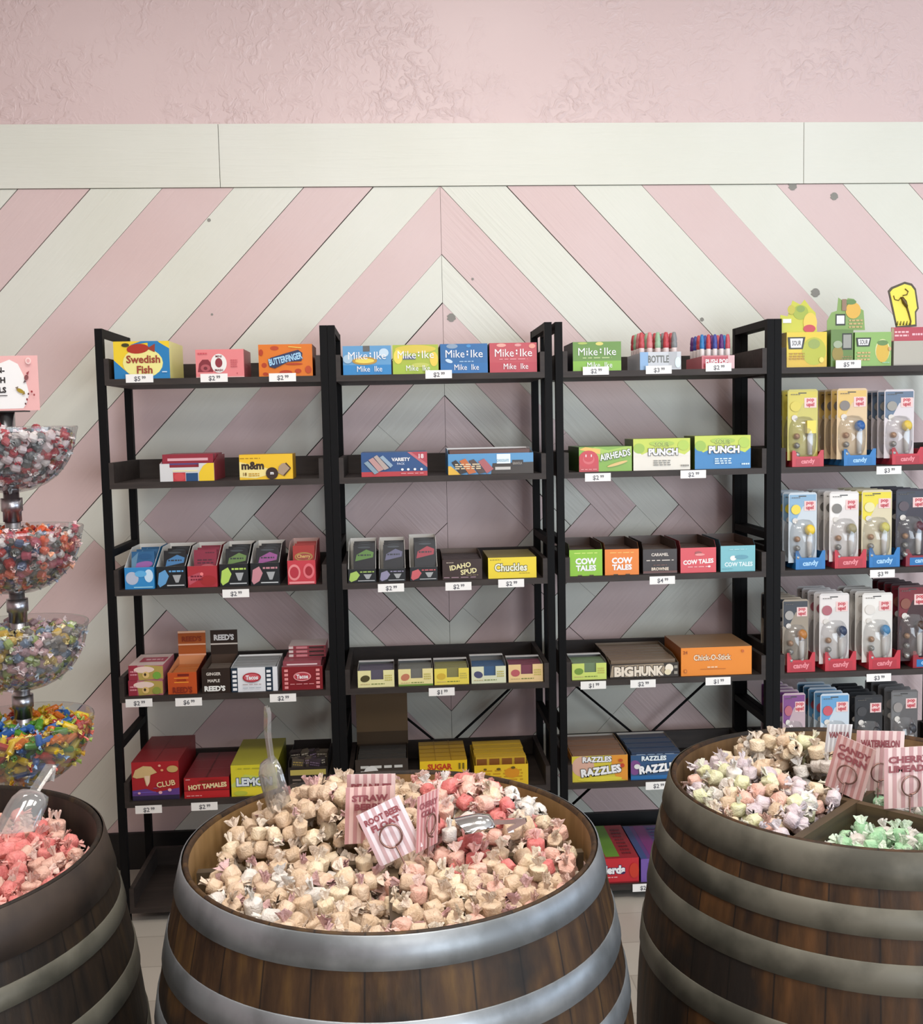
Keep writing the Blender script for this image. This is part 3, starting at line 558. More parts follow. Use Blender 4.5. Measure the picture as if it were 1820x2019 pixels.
cow(1342, 1080, 1412, 'pink COW TALES display', 'c9474f', [('t', 'COW TALES', .5, .44, .17, 'f2e2dc', {'w': .84, 'rot': 3, 'b': .04}), ('e', .5, .78, .1, .08, '9a4a4a'), ('e', .54, .72, .14, .05, 'd98a86'), ('s', .5, .24, .6, .07, 'e0a0a0', 1), ('e', .8, .24, .04, .04, 'f0d0d0')], '6e2428')
cow(1421, 1076, 1489, 'pale blue COW TALES display', '6fadb5', [('t', 'COW TALES', .52, .28, .16, 'd5e6ea', {'w': .8, 'b': .03}), ('e', .36, .52, .09, .1, 'dcdcd8'), ('e', .6, .56, .2, .08, '5790a0'), ('s', .5, .86, .5, .06, '9ac8cc', 1), ('s', .2, .12, .3, .06, '5f9aa6', 1)], '26444c')
# --- fourth tray
xl, w, h, Y, zf = span(254, 1312, 322, 3)
hh = h/2
for i in range(2):
    mb = MB(); mb.box((-w/2, 0, 0), (w/2, .16, hh-.001), P('a8606a'), {'t': P('c8b2ac')})
    Face(mb, (-w/2, 0, 0), (1, 0, 0), (0, 0, 1), w, hh).run([('r', 0, 0, .26, 1, '8f2a3a'), ('p', [(.25, .7), (.5, 1), (1, .9), (1, .1), (.3, 0)], 'a5904a'), ('e', .45, .7, .3, .22, 'd8bfb2'), ('e', .5, .35, .1, .22, 'd0b070'), ('e', .48, .38, .035, .1, '3a2a18'), ('e', .82, .3, .12, .25, '7f8a3c' if i == 0 else '6c9a3c'), ('s', .15, .5, .2, .4, 'd08a94', 2)])
    Face(mb, (-w/2, 0, hh-.001), (1, 0, 0), (0, 1, 0), w, .16).run([('r', .2, .3, .95, .7, 'a03a4e'), ('s', .6, .5, .5, .2, 'd8a8b0', 1)])
    o = mb.build('snack_pack'); o.location = (xl+w/2+.002*i, Y+.002*i, zf+.0004+hh*i)
    tag(o, ['pink and yellow snack pack at the bottom of the stack of two', 'pink and yellow snack pack lying on top of the other'][i], 'snack pack', 'stacked snack packs')
def reeds(x0, yt, x1, lab, col, art, head, hc, clab, cc, side, hgt):
    xl, w, h, Y, zf = span(x0, yt, x1, 3)
    display('display_box', x0, yt, x1, 3, .17, .082, lab, col, art, inner='c98a5e' if col[0] == 'b' else '4a3a30', side=side, slope=.9, header=(w*1.0, hgt, hc, head), n=4, cname='candy_roll', clabel=clab, ccol=cc, ch=.055, cw=.9, cat2='candy roll')
reeds(332, 1326, 389, 'orange REED\'S display box with raised orange header card', 'b24a1e', [('r', .34, .82, .74, .93, '6e1f14'), ('r', .22, .52, .72, .57, 'dc8a32'), ('r', .22, .72, .72, .76, 'dc8a32'), ('t', 'GINGER', .48, .64, .09, '8c3018', {'w': .4}), ('t', "REED'S", .5, .2, .26, '7e2a18', {'w': .66, 'b': .04})],
      [('r', 0, .0, 1, .06, 'd8a488'), ('r', 0, .42, 1, .48, 'e0b090'), ('r', 0, .92, 1, 1, 'e6b898'), ('t', "REED'S", .5, .68, .2, '83351c', {'w': .7, 'b': .04})], 'a35425', 'orange wrapped candy roll in the orange display', 'b86a34', '5a1e14', .078)
reeds(399, 1318, 455, 'dark brown REED\'S display box with white lettering and header', '2a1f19', [('t', "REED'S", .45, .18, .2, 'e6e2da', {'w': .72, 'b': .05}), ('t', 'MAPLE', .42, .5, .12, 'c9c2b8', {'w': .5, 'b': .03}), ('t', 'GINGER', .42, .78, .12, 'c9c2b8', {'w': .5, 'b': .03})],
      [('r', 0, .40, 1, .46, 'd0c8bc'), ('t', "REED'S", .5, .7, .22, 'e8e4dc', {'w': .72, 'b': .05})], '31261f', 'dark wrapped candy roll in the brown display', '6d625a', '1d1512', .078)
sq = lambda c, u: [('r', u, .06+.18*i, u+.09, .17+.18*i, c) for i in range(5)]
display('display_box', 457, 1316, 548, 3, .17, .078, 'white display box with columns of dark squares and a red oval badge', 'd8dadc', [('r', .0, 0, .14, 1, '20303f'), ('r', .74, 0, .9, 1, '20303f')] + sq('dfe4e8', .03) + sq('dfe4e8', .77) + [
 ('e', .45, .6, .2, .2, 'a02a34'), ('e', .45, .6, .17, .15, 'c05a62'), ('t', 'Tacos', .45, .6, .17, 'f2e4e2', {'w': .26, 'b': .04}), ('s', .45, .32, .4, .06, 'a08a88', 1), ('s', .45, .18, .4, .06, '9aa4ac', 1)], side='c8cacc', slope=.25, n=4, cname='candy_pack', clabel='grey and white candy pack in the white display with dark squares', ccol='8c8f90', ch=.074, cart=[('s', .5, .8, .8, .3, '3c3e40', 3)])
display('display_box', 557, 1314, 637, 3, .17, .078, 'dark red display box with pale square columns and an oval badge', '7c1e24', sq('d68a8a', .06) + sq('d68a8a', .84) + [
 ('e', .5, .58, .22, .2, 'd0888a'), ('e', .5, .58, .19, .15, 'a83a44'), ('t', 'Tacos', .5, .58, .17, 'f0dada', {'w': .28, 'b': .04}), ('s', .5, .27, .6, .06, 'c58a8a', 1)], side='5a161a', slope=.25, n=4, cname='candy_pack', clabel='red and white candy pack in the dark red display box', ccol='86424a', ch=.085, cart=[('r', .1, .85, .9, .9, 'd8c0c0'), ('s', .5, .7, .8, .14, 'd0a0a4', 2)])
for i in range(3):
    xl, w, h, Y, zf = span(566, 1314, 640, 3); mb = MB(); mb.box((-w/2, 0, 0), (w/2, .1, .011), P('8a3a42'), {'t': P('b9a8a6')})
    Face(mb, (-w/2, 0, 0), (1, 0, 0), (0, 0, 1), w, .011).run([('r', .0, .2, .12, .9, 'c8b8b4'), ('r', .2, .2, .5, .8, 'c07a80'), ('r', .55, .3, .95, .7, '2c2420')])
    o = mb.build('candy_pack'); o.location = (xl+w/2+.003, Y+.06, zf+.0875+.0125*i); tag(o, 'flat candy pack lying on the standing packs in the dark red box', 'candy pack', 'flat packs on the dark red display')
def small(x0, yt, x1, lab, col, fruit, ftype, tt, clab, dz=0, h2=None, low=None):
    r = display('display_box', x0, yt, x1, 3, .11, .058 if not h2 else .066, lab, col, [('r', 0, 0, 1, .1, low or col), ('e', .2, .52, .13, .2, fruit, ftype), ('s', .55, .2, .36, .1, '6b7a3a', 1), ('s', .84, .55, .2, .4, 'b8ae5a', 3), ('s', .2, .2, .26, .08, 'c0a878', 1)], inner='8a8a86', side='77706a', notch=(.36, .7, .45), slope=.2, n=3, cname='gum_pack', clabel=clab, ccol=tt, ch=.05, cat2='gum pack', c0=.004)
    xl, w, h, Y, zf = span(x0, yt, x1, 3); mb = MB(); mb.box((-w/2+.001, .088, 0), (w/2-.001, .108, .0012), P('c9c7c4'))
    o = mb.build('lid', r); o.location = (0, 0, .059 if not h2 else .067)
small(706, 1322, 778, 'small cream gum carton with a dark leaf, first of five', 'd8d29a', '4a4426', 12, '55505e', 'gum pack in the cream carton with the dark leaf')
small(786, 1319, 854, 'small cream gum carton with a pink slice and green edge', 'dcd094', 'b8745a', 20, '6a6a64', 'gum pack in the cream carton with green edge', low='6b8a3c')
small(857, 1318, 925, 'small bright yellow gum carton, third of five', 'ddcb55', 'c8a83c', 0, '7d7a4e', 'gum pack in the bright yellow small carton')
small(930, 1314, 998, 'small pale gum carton with dark blueberries and blue packs', 'cfd2b4', '4a4c6a', -15, '3f5a7a', 'blue gum pack in the pale blueberry carton', h2=1)
small(1003, 1310, 1071, 'small peach gum carton with a red fruit, last of five', 'dcc08a', 'b05a5e', 0, '75404e', 'gum pack in the peach small carton')
small(1128, 1308, 1196, 'small lime gum carton at left end of the third rack', 'c0cf6a', '6f8f3c', 0, '667a5a', 'gum pack in the lime small carton')
display('display_box', 1203, 1308, 1338, 3, .25, .06, 'low brown display box lettered BIG HUNK', '2b2219', [
 ('p', [(.0, .1), (.03, .9), (.78, .95), (.8, .6), (.78, .05)], '9a8a74'), ('t', 'BIG', .2, .46, .62, 'd9cdbb', {'w': .26, 'b': .06, 'out': '2b2219'}), ('t', 'HUNK', .56, .46, .62, 'd9cdbb', {'w': .4, 'b': .06, 'out': '2b2219'}), ('e', .86, .62, .06, .3, 'e0d6c4'), ('e', .84, .35, .05, .2, 'd6caa8'), ('r', .93, .2, .98, .4, '8a8478'), ('r', .93, .6, .98, .8, '8a8478')],
 inner='6a5a48', slope=.3, n=6, cname='candy_bar', clabel='brown wrapped bar lying in the low BIG HUNK display', ccol='6e5c49', ch=.052, cart=[('s', .5, .6, .7, .3, '3b2f24', 1)])
carton('candy_box', 1343, 1276, 1482, 3, .2, 'large orange carton with Chick-O-Stick script', 'd97f1f', [('t', 'Chick-O-Stick', .44, .64, .2, 'f0c8a8', {'w': .52, 'b': .03, 'out': 'a0521a'}), ('s', .45, .3, .16, .1, 'e8b890', 1), ('r', .27, .22, .63, .235, 'a0561a'), ('t', '24', .06, .84, .12, '9a4c14', {'w': .06}), ('e', .06, .18, .025, .07, 'b0601c'), ('e', .06, .18, .014, .04, 'd97f1f'), ('e', .87, .84, .02, .05, 'b85c1e')], side='8c4a12', top='8a6a4c')
# --- fifth tray
carton('candy_box', 262, 1502, 355, 4, .27, 'big red carton printed with a pale mushroom and purple base', 'a11f26', [('r', 0, .0, 1, .12, '2c2340'), ('p', [(0, .12), (0, .26), (.3, .3), (.5, .2), (1, .3), (1, .12)], '5b3a80'), ('r', .02, .2, .5, .22, '6a55b0'),
 ('p', [(.02, .62), (.08, .8), (.25, .9), (.42, .88), (.54, .72), (.4, .66), (.38, .48), (.3, .38), (.26, .6), (.1, .58)], 'c8ac78'), ('p', [(.27, .64), (.38, .64), (.37, .45), (.32, .36)], 'dcc2a4'), ('e', .87, .8, .12, .09, 'b89a60'), ('t', 'CLUB', .72, .42, .14, 'e0cc9a', {'w': .46, 'rot': 8, 'b': .02}), ('e', .6, .9, .03, .03, 'd8a08a'), ('e', .65, .78, .03, .03, 'd8986a'),
 ('e', .15, .2, .03, .03, 'd8a8b0'), ('e', .6, .2, .04, .04, 'd8a8b0'), ('e', .8, .26, .04, .04, 'd8a8b0'), ('e', .5, .32, .05, .02, '80406a')], side='7a1218', top='7d1c22', topart=[('r', .49, 0, .505, 1, '5a1218'), ('r', 0, .5, 1, .51, '5a1218')])
carton('candy_box', 364, 1533, 453, 4, .25, 'red carton lettered HOT TAMALES beside the mushroom carton', '9c1d22', [('r', 0, .0, 1, .34, 'b02226'), ('r', 0, .36, 1, .4, '74161a'), ('t', 'HOT TAMALES', .52, .58, .22, 'dcc898', {'w': .84, 'rot': 4, 'b': .05}), ('e', .6, .82, .28, .05, '7c2a1a'), ('s', .22, .13, .34, .08, 'e09a98', 1), ('r', .04, .9, .14, .95, 'c88a88')], side='701216', top='6e2026', topart=[('r', .48, 0, .52, 1, '4e1014'), ('r', 0, .33, 1, .34, '8c4a4e'), ('r', 0, .66, 1, .67, '8c4a4e')])
carton('candy_box', 457, 1508, 548, 4, .27, 'yellow and lime carton lettered LEMON', 'c9bf2e', [('p', [(0, .38), (.3, .7), (.7, .6), (1, .75), (1, .3), (0, .3)], 'b9c45a'), ('e', .5, .15, .35, .12, 'd8c832'), ('e', .2, .1, .15, .08, 'b0b83c'), ('t', 'LEMON', .5, .46, .24, 'd5dde0', {'w': .8, 'b': .05, 'out': '3a4a6a'}), ('s', .5, .9, .7, .05, 'a0a030', 1)], side='8c8a1e', top='a09a30')
rr = random.Random(5)
xl, w, h, Y, zf = span(570, 1512, 648, 4)
r = empty('display_box', (xl+w/2, Y, zf), 'dark open display box crammed with small dark packs, left rack', 'display box')
mb = MB(); t = .0015
mb.box((-w/2, 0, 0), (w/2, t, h), P('241e1b')); Face(mb, (-w/2, 0, 0), (1, 0, 0), (0, 0, 1), w, h).run([('r', .05, .7, .95, .9, 'a89a50'), ('s', .5, .4, .8, .4, '6d6258', 3)]); mb.build('front_panel', r)
mb = MB(); mb.box((-w/2, t, 0), (-w/2+t, .2, h*1.2), P('241e1b')); mb.box((w/2-t, t, 0), (w/2, .2, h*1.2), P('241e1b')); mb.box((-w/2, .2, 0), (w/2, .2+t, h*1.3), P('241e1b')); mb.box((-w/2, t, 0), (w/2, .2, t), P('241e1b')); mb.build('carton_body', r)
for i in range(10):
    mb = MB(); mb.box((-.018, -.01, 0), (.018, .01, .05), P(rr.choice(['2c2524', '3a3038', '4a4238', '232a33'])))
    Face(mb, (-.018, -.01, 0), (1, 0, 0), (0, 0, 1), .036, .05).run([('s', .5, .75, .8, .3, rr.choice(['a89f90', '7c6a80', 'a08a4a']), 2)])
    o = mb.build('candy_pack'); o.location = (xl+w*(.18+.16*(i % 5)), Y+.03+.08*(i//5), zf+h*.62+.004*rr.random()); o.rotation_euler = (rr.uniform(-.2, .2), rr.uniform(-.2, .2), rr.uniform(-.3, .3)); tag(o, 'small dark pack sticking up from the dark open box at the left rack', 'candy pack', 'small dark packs in the dark box')
# tall kraft lid carton
xl, w, h, Y, zf = span(702, 1497, 806, 4)
display('display_box', 702, 1497, 806, 4, .24, .075, 'open dark carton with a tall kraft cardboard lid standing behind', '332b25', [('s', .5, .6, .8, .5, 'b9b9b4', 3), ('e', .3, .5, .15, .3, 'c8c8c4')], inner='3a2e22', header=(w*1.04, .185, '6b563c', [('r', 0, .0, 1, .22, '4a3a28')]), slope=.2, n=5, cname='candy_bar', clabel='black and silver bar in the carton with the tall kraft lid', ccol='3c3a37', ch=.072, cart=[('s', .5, .7, .9, .4, 'b0b2ae', 2)])
carton('candy_box', 829, 1500, 922, 4, .2, 'yellow carton of caramel bars lettered SUGAR DADDY, beside the kraft lid', 'd9b41f', [('t', 'SUGAR', .42, .78, .2, 'b23a1c', {'w': .5, 'b': .05}), ('t', 'DADDY', .5, .42, .26, 'b23a1c', {'w': .7, 'b': .05}), ('r', .82, .68, .86, .9, '6a5a14'), ('r', .9, .68, .94, .9, '6a5a14')], side='9a7c12', top='a5801a', topart=[('r', 0, .2*i, 1, .2*i+.02, '8a6614') for i in range(1, 5)]+[('r', .33, 0, .345, 1, '8a6614'), ('r', .66, 0, .675, 1, '8a6614')])
display('display_box', 936, 1508, 1042, 4, .2, .07, 'yellow open display box of square yellow packs near the rack post', 'd6b228', [('s', .5, .5, .8, .6, 'b98a1c', 4), ('e', .7, .6, .14, .25, 'c8861e'), ('e', .2, .8, .03, .05, '5a4a18'), ('e', .45, .8, .04, .06, '5a4a18'), ('e', .72, .85, .04, .06, '5a4a18')], inner='b08c1e', side='a5861c', slope=.2, n=4, cname='candy_pack', clabel='yellow square pack in the yellow open display', ccol='b8942a', ch=.085, cart=[('r', .02, .7, .22, .95, '7a4a1e'), ('r', .27, .7, .47, .95, '7a4a1e'), ('r', .52, .7, .72, .95, '7a4a1e'), ('r', .77, .7, .97, .95, '7a4a1e')])
def razz(x0, yt, x1, lab, col, art, clab, cc, side, s=4, a2=None):
    display('display_box', x0, yt, x1, s, .22, .085, lab, col, art, inner='b9b2a8', side=side, slope=.35, n=4, cname='gum_pack', clabel=clab, ccol=cc, ch=.082, cat2='gum pack', cart=a2)
razz(1128, 1490, 1238, 'yellow and orange RAZZLES display box', 'c8b83c', [('e', .2, .6, .2, .4, 'c9a08c'), ('p', [(.7, 1), (1, 1), (1, 0), (.8, .1), (.72, .5)], 'd08a2e'), ('e', .5, .1, .4, .1, 'cfc23e'), ('t', 'RAZZLES', .45, .86, .2, 'e8e8e6', {'w': .7, 'b': .05, 'out': '4a4a3c'}), ('t', 'RAZZLES', .52, .42, .28, 'f2f2f0', {'w': .7, 'rot': 6, 'b': .06, 'out': '4a4a3c'}), ('e', .9, .6, .04, .08, 'b03a1c'), ('e', .87, .8, .04, .06, 'b04a1c')], 'gum pack with reddish print in the yellow razzle display', '7c5a44', 'b87828', a2=[('s', .5, .85, .8, .2, '8f4048', 2)])
razz(1244, 1488, 1345, 'blue RAZZLES display box partly behind the right barrel', '24486e', [('e', .08, .5, .12, .3, '70407a'), ('r', 0, 0, 1, .16, '1c5f96'), ('t', 'RAZZLES', .45, .86, .18, 'd2dce6', {'w': .8, 'b': .05, 'out': '1c2c40'}), ('t', 'RAZZLES', .55, .46, .3, 'e6ecf2', {'w': .76, 'rot': 5, 'b': .06, 'out': '16324e'}), ('e', .12, .55, .06, .1, 'd0d0cc')], 'gum pack with blue print in the blue display', '2c3a50', '16222f', a2=[('s', .5, .85, .8, .2, '8fa3b8', 2)])
# --- lowest tray
carton('candy_box', 1165, 1693, 1260, 5, .27, 'red Nerds carton with a green stripe on its lid, lowest tray', 'b5222c', [('r', 0, 0, 1, .06, '7c141c'), ('t', 'Nerds', .45, .55, .3, 'f0e8ee', {'w': .5, 'b': .06, 'out': '3a2450'}), ('s', .4, .26, .3, .08, 'e0a0a0', 1), ('e', .9, .5, .1, .3, 'b8331f')], side='641016', top='96202a', topart=[('r', .33, .05, .62, 1, '5f8a2c'), ('s', .16, .5, .2, .8, '6a1820', 8), ('s', .8, .5, .2, .8, '6a1820', 8)])
carton('candy_box', 1264, 1692, 1350, 5, .27, 'violet carton beside the red one on the lowest tray', '6a4f96', [('e', .2, .3, .07, .09, 'c0d0e6'), ('s', .5, .75, .7, .2, '574090', 2)], side='3c2a58', top='62387a', topart=[('r', .25, 0, .5, 1, '7c2a72'), ('r', 0, 0, .15, 1, '3a4a7c'), ('s', .7, .5, .3, .9, '3c4a80', 9)])
# --- right rack, top tray
carton('candy_box', 1551, 655, 1630, 0, .15, 'yellow carton with a black framed white label, right rack top', 'd0b835', [('r', 0, 0, 1, .3, 'c9a835'), ('e', .68, .45, .3, .4, 'a8ac34'), ('e', .68, .66, .15, .14, '8a9a4c'), ('p', [(.05, .52), (.02, .86), (.46, .86), (.4, .52)], '2c2c26'), ('p', [(.1, .56), (.08, .82), (.4, .82), (.36, .56)], 'e8e4e0'), ('t', 'SOUR', .24, .69, .14, '4a4a48', {'w': .22}), ('s', .25, .32, .38, .22, 'a07c28', 3), ('e', .86, .2, .06, .08, 'd8c860')], side='9c8a24', top='d8c858')
xl, w, h, Y, zf = span(1551, 655, 1630, 0)
r = [o for o in COL.objects if o.get('label', '').startswith('yellow carton with a black framed')][0]
mb = MB(); pts = [(-w*.62, 0), (-w*.6, .055), (-w*.42, .05), (-w*.3, .098), (-w*.1, .085), (.0, .1), (.02, .075), (.035, .06), (.04, 0)]
mb.prism([(a, .02, h+b) for a, b in pts], (0, .001, 0), P('b8b83a')); f = Face(mb, (-w*.62, .0195, h), (1, 0, 0), (0, 0, 1), w*.95, .1)
f.run([('e', .55, .62, .2, .22, '97a53a'), ('e', .55, .72, .11, .1, '7d9446'), ('e', .8, .3, .18, .3, 'd8b94e'), ('e', .78, .12, .16, .12, 'b3404a'), ('r', .08, .3, .3, .42, 'e8dcd8'), ('e', .3, .7, .1, .14, 'b0a83a')]); mb.build('header_card', r)
carton('candy_box', 1638, 650, 1682, 0, .15, 'dark green carton with an upright label, left of the pale green one', '5d7a3c', [('r', .5, .45, .95, .9, '2c3024'), ('r', .55, .5, .9, .86, '8f9088'), ('e', .3, .35, .25, .2, '8a7a34'), ('s', .7, .2, .5, .2, '8a7844', 3), ('e', .3, .6, .2, .1, '94a084')], side='4c6830')
carton('candy_box', 1685, 655, 1757, 0, .13, 'pale green carton with an orange pineapple and white label', '83a85c', [('e', .76, .45, .2, .34, 'cdd09a'), ('e', .76, .42, .18, .32, 'c8a63e'), ('e', .76, .68, .15, .08, '5f8048'), ('p', [(.06, .58), (.03, .84), (.44, .84), (.4, .58)], '2c3026'), ('p', [(.1, .62), (.08, .8), (.4, .8), (.36, .62)], 'ecebe6'), ('t', 'SOUR', .24, .71, .13, '4a4a48', {'w': .22}), ('s', .24, .3, .36, .3, 'bda06a', 3), ('e', .95, .5, .04, .06, 'c09a70'), ('s', .85, .1, .2, .06, '9ac4a4', 1)], side='5d7f42', top='6b8a50')
r = [o for o in COL.objects if o.get('label', '').startswith('dark green carton')][0]
mb = MB(); xl, w, h, Y, zf = span(1638, 650, 1682, 0)
mb.prism([(a, .03, h+b) for a, b in [(-w/2, 0), (-w/2, .03), (-w*.3, .055), (-.004, .06), (0, .1), (.022, .085), (.03, .098), (.05, .095), (.06, .07), (.08, .06), (.085, 0)]], (0, .001, 0), P('7d9a54'))
Face(mb, (-w/2, .0295, h), (1, 0, 0), (0, 0, 1), w/2+.085, .1).run([('r', .22, .15, .48, .5, '2c3026'), ('r', .25, .2, .45, .45, 'e6e6e0'), ('e', .68, .6, .2, .25, 'cfa444'), ('e', .62, .86, .14, .08, '5f8048'), ('s', .75, .2, .36, .3, 'b9a06c', 3), ('r', .38, .6, .5, .95, '8a6f5a')]); mb.build('header_card', r)
carton('candy_box', 1762, 672, 1850, 0, .13, 'plain pale grey carton under the scorpion lollipop sign', 'a8a498', [('r', 0, 0, 1, .04, '8f8a80')], top='c9c4bc')
p = at(1782, 672, YF); r = empty('scorpion_sign', (p.x, YF+.02, p.z), 'yellow die-cut sign showing a dark scorpion above a pink banner', 'sign')
mb = MB(); mb.box((-.03, 0, .0), (.08, .002, .043), P('a8424e')); Face(mb, (-.03, 0, 0), (1, 0, 0), (0, 0, 1), .11, .043).run([('r', 0, .05, .08, .95, '9a8a6a'), ('s', .3, .55, .4, .5, 'e8b0b4', 2), ('s', .75, .5, .3, .3, 'e0b0b8', 1)]); mb.build('banner', r)
mb = MB(); sh = [(-.012, .04), (-.04, .155), (-.03, .166), (.012, .182), (.035, .176), (.048, .16), (.058, .1), (.05, .088), (.052, .045)]
mb.prism([(a, .003, b) for a, b in sh], (0, .004, 0), P('4b4434')); mb.prism([((a-.006)*.88+.006, .002, (b-.11)*.9+.11) for a, b in sh], (0, .001, 0), P('e2d24e')); mb.build('sign_board', r)
mb = MB(); dk = P('5a4616')
mb.tube([(.002, .0, .135), (.01, -.001, .12), (.018, -.001, .105)], [.004, .0075, .004], dk, 8)
mb.tube([(.018, 0, .105), (.025, 0, .085), (.032, 0, .06), (.03, 0, .05)], [.003, .0025, .002, .002], dk, 6)
mb.tube([(.0, 0, .135), (-.008, 0, .125), (-.02, 0, .128), (-.024, 0, .14)], .0014, dk, 5); mb.tube([(.005, 0, .14), (.018, 0, .142), (.022, 0, .152), (.012, 0, .16)], .0016, dk, 5)
for q in range(5): mb.tube([(-.012+.01*q, .001, .05), (-.012+.01*q+.003, .001, .062)], [.003, .001], P('6a6420'), 5)
mb.build('scorpion', r)
# ------------------------------------------------------------------ hanging toy cards in bins
GOLD = mat('foil_ball', 'b08a6a', .3, .35); GREY = mat('foil_ball_grey', '9a9a96', .25, .5)
def bincard(fx0, cx0, cx1, ytop, s, col, fx1, cardcol, band, toy, kind, what, lab2, extra=4, ytr=None, bin_=True):
    xl, w, h, Y, zf = span(fx0, ytr or 0, fx1, s)
    if bin_:
        r = empty('bin', (xl+w/2, Y, zf+.0004), lab2, 'bin'); t = .002; d = .22
        mb = MB(); X = w/2
        mb.prism([(-X, 0, 0), (X, 0, 0), (X, 0, h), (X*.82, 0, h), (X*.6, 0, h*.62), (-X*.6, 0, h*.62), (-X*.82, 0, h), (-X, 0, h)], (0, t, 0), P(col))
        lite = 'd8848a' if col[0] in 'a9bc' else '9cc3e2'
        Face(mb, (-X, 0, 0), (1, 0, 0), (0, 0, 1), w, h).run([('r', .12, .06, .88, .5, 'a52c38' if col[0] in 'a9bc' else '1f6aa5'), ('t', 'candy', .5, .3, .26, lite, {'w': .55, 'b': .04, 'rot': 3})]); mb.build('front_panel', r)
        mb = MB(); mb.box((-X, t, 0), (-X+t, d, h*.9), P(col)); mb.box((X-t, t, 0), (X, d, h*.9), P(col)); mb.box((-X+t, t, 0), (X-t, d, t), P(col)); mb.box((-X, d, 0), (X, d+t, h*.9), P(col)); mb.build('carton_body', r)
    cxm = (at(cx0, ytop, Y).x+at(cx1, ytop, Y).x)/2; cw = at(cx1, ytop, Y).x-at(cx0, ytop, Y).x; top = at(cx0, ytop, Y+.01).z; zb = zf+.02; ch = top-zb
    c = empty('toy_card', (cxm, Y+.016, zb), what, 'toy card', 'row of '+what)
    mb = MB(); rr = .006; pts = [(-cw/2, 0), (cw/2, 0), (cw/2, ch-rr), (cw/2-rr, ch), (-cw/2+rr, ch), (-cw/2, ch-rr)]
    mb.prism([(a, 0, b) for a, b in pts], (0, .0008, 0), P(cardcol))
    F = Face(mb, (-cw/2, 0, 0), (1, 0, 0), (0, 0, 1), cw, ch)
    F.run([('p', [(.03, .6), (.03, .97), (.97, .97), (.97, .87), (.5, .8), (.2, .55)], band), ('r', .35, .94, .62, .955, '3a3a38'), ('r', .55, .74, .95, .88, 'dcbcb8'), ('t', 'pop', .75, .84, .05, 'b8404c', {'w': .34, 'b': .04}), ('t', 'ups!', .75, .78, .05, 'b8404c', {'w': .34, 'b': .04}), ('e', .25, .76, .17, .07, kind), ('e', .22, .6, .1, .04, 'c9c4bc'), ('s', .25, .93, .3, .02, '5a5650', 1)])
    mb.build('card', c)
    mb = MB()
    for q in range(3): mb.ball((-cw*.22, -.008, ch*(.34-.13*q)), .0095, GOLD if q == 0 else GREY)
    mb.build('candy_ball', c)
    mb = MB(); tc = P(toy)
    mb.tube([(cw*.2, -.010, ch*.08), (cw*.2, -.010, ch*.38)], [.007, .0085], P('c9c6c0'), 10); ph_ = mb.build('pop_handle', c)
    mb = MB()
    if kind == 'c8b84a': mb.box((cw*.2-.014, -.024, ch*.38), (cw*.2+.014, -.004, ch*.56), tc)
    else: mb.ball((cw*.2, -.013, ch*.47), .0165, tc, (1, .75, 1.05))
    mb.build('pop_head', ph_)
    # vacuum-formed bubble
    mb = MB(); prof = [(.0, 1), (.45, .9), (.75, .6), (.92, .2), (1, 0)]; vs = []; n = 20
    for rad, dd in prof:
        for j in range(n):
            a = 2*PI*j/n; ca = math.copysign(abs(math.cos(a))**.6, math.cos(a)); sa = math.copysign(abs(math.sin(a))**.7, math.sin(a))
            vs.append((rad*ca*cw*.47, -.0012-.026*dd, ch*.31+rad*sa*ch*(.31 if sa > 0 else .29)))
    fs = [[i*n+j, i*n+(j+1) % n, (i+1)*n+(j+1) % n, (i+1)*n+j] for i in range(len(prof)-1) for j in range(n)]
    mb.add(vs, fs, BLIST, True); mb.build('blister', c)
    for k in range(1, extra+1):
        q = copy_tree(c); q.location = (cxm-.0035*k+random.uniform(-.002, .002), Y+.016+.038*k, zb); q.rotation_euler = (-.02*random.random(), 0, random.uniform(-.03, .03))
RED, BLU = 'b52f3c', '2470ae'
bincard(1562, 1557, 1617, 768, 1, RED, 1624, 'b8b05a', 'c4b64a', 'd8c64e', 'c8b84a', 'yellow toy card with a square yellow pop head, upper row', 'red bin, first of the upper row beside the rack post', ytr=888)
bincard(1664, 1655, 1715, 766, 1, BLU, 1727, 'cbb28c', 'cfae62', '27558f', '77706a', 'tan toy card with a round blue pop head, upper row', 'blue bin in the middle of the upper row', ytr=885)
bincard(1759, 1749, 1808, 768, 1, RED, 1820, 'c9c2c4', '5d6f84', 'cbb046', '8f8c84', 'grey and blue toy card with a golden pop head, upper row', 'red bin at the right end of the upper row', ytr=882)
bincard(1569, 1559, 1615, 972, 2, BLU, 1627, 'b9c2c8', '7fa2bc', 'd9bb3a', 'd8c23c', 'light blue toy card with a smiling yellow pop head', 'blue bin, first of the second row', ytr=1086)
bincard(1646, 1640, 1698, 970, 2, RED, 1708, 'cfcac6', 'dcd9d4', '8a8264', '75726c', 'white toy card with a murky olive pop head, second row', 'red bin between the two blue ones', ytr=1084)
bincard(1714, 1704, 1764, 967, 2, BLU, 1774, 'c9bfa0', 'd8c838', 'b3ac5a', 'd6cf9a', 'bright yellow topped toy card, second row', 'blue bin at the right of the second row', ytr=1080)
bincard(1786, 1772, 1832, 965, 2, '7a1c2c', 1850, '34303a', '3a3e48', '4c2430', '52484e', 'dark crimson toy card at the right frame edge, second row', 'dark crimson bin at the right frame edge', ytr=1082)
bincard(1552, 1547, 1598, 1183, 3, RED, 1607, '8f8474', '34383f', 'a0682c', '9a9690', 'dark topped toy card with a brown pop head, lower row', 'red bin, first of the lower row', ytr=1287)
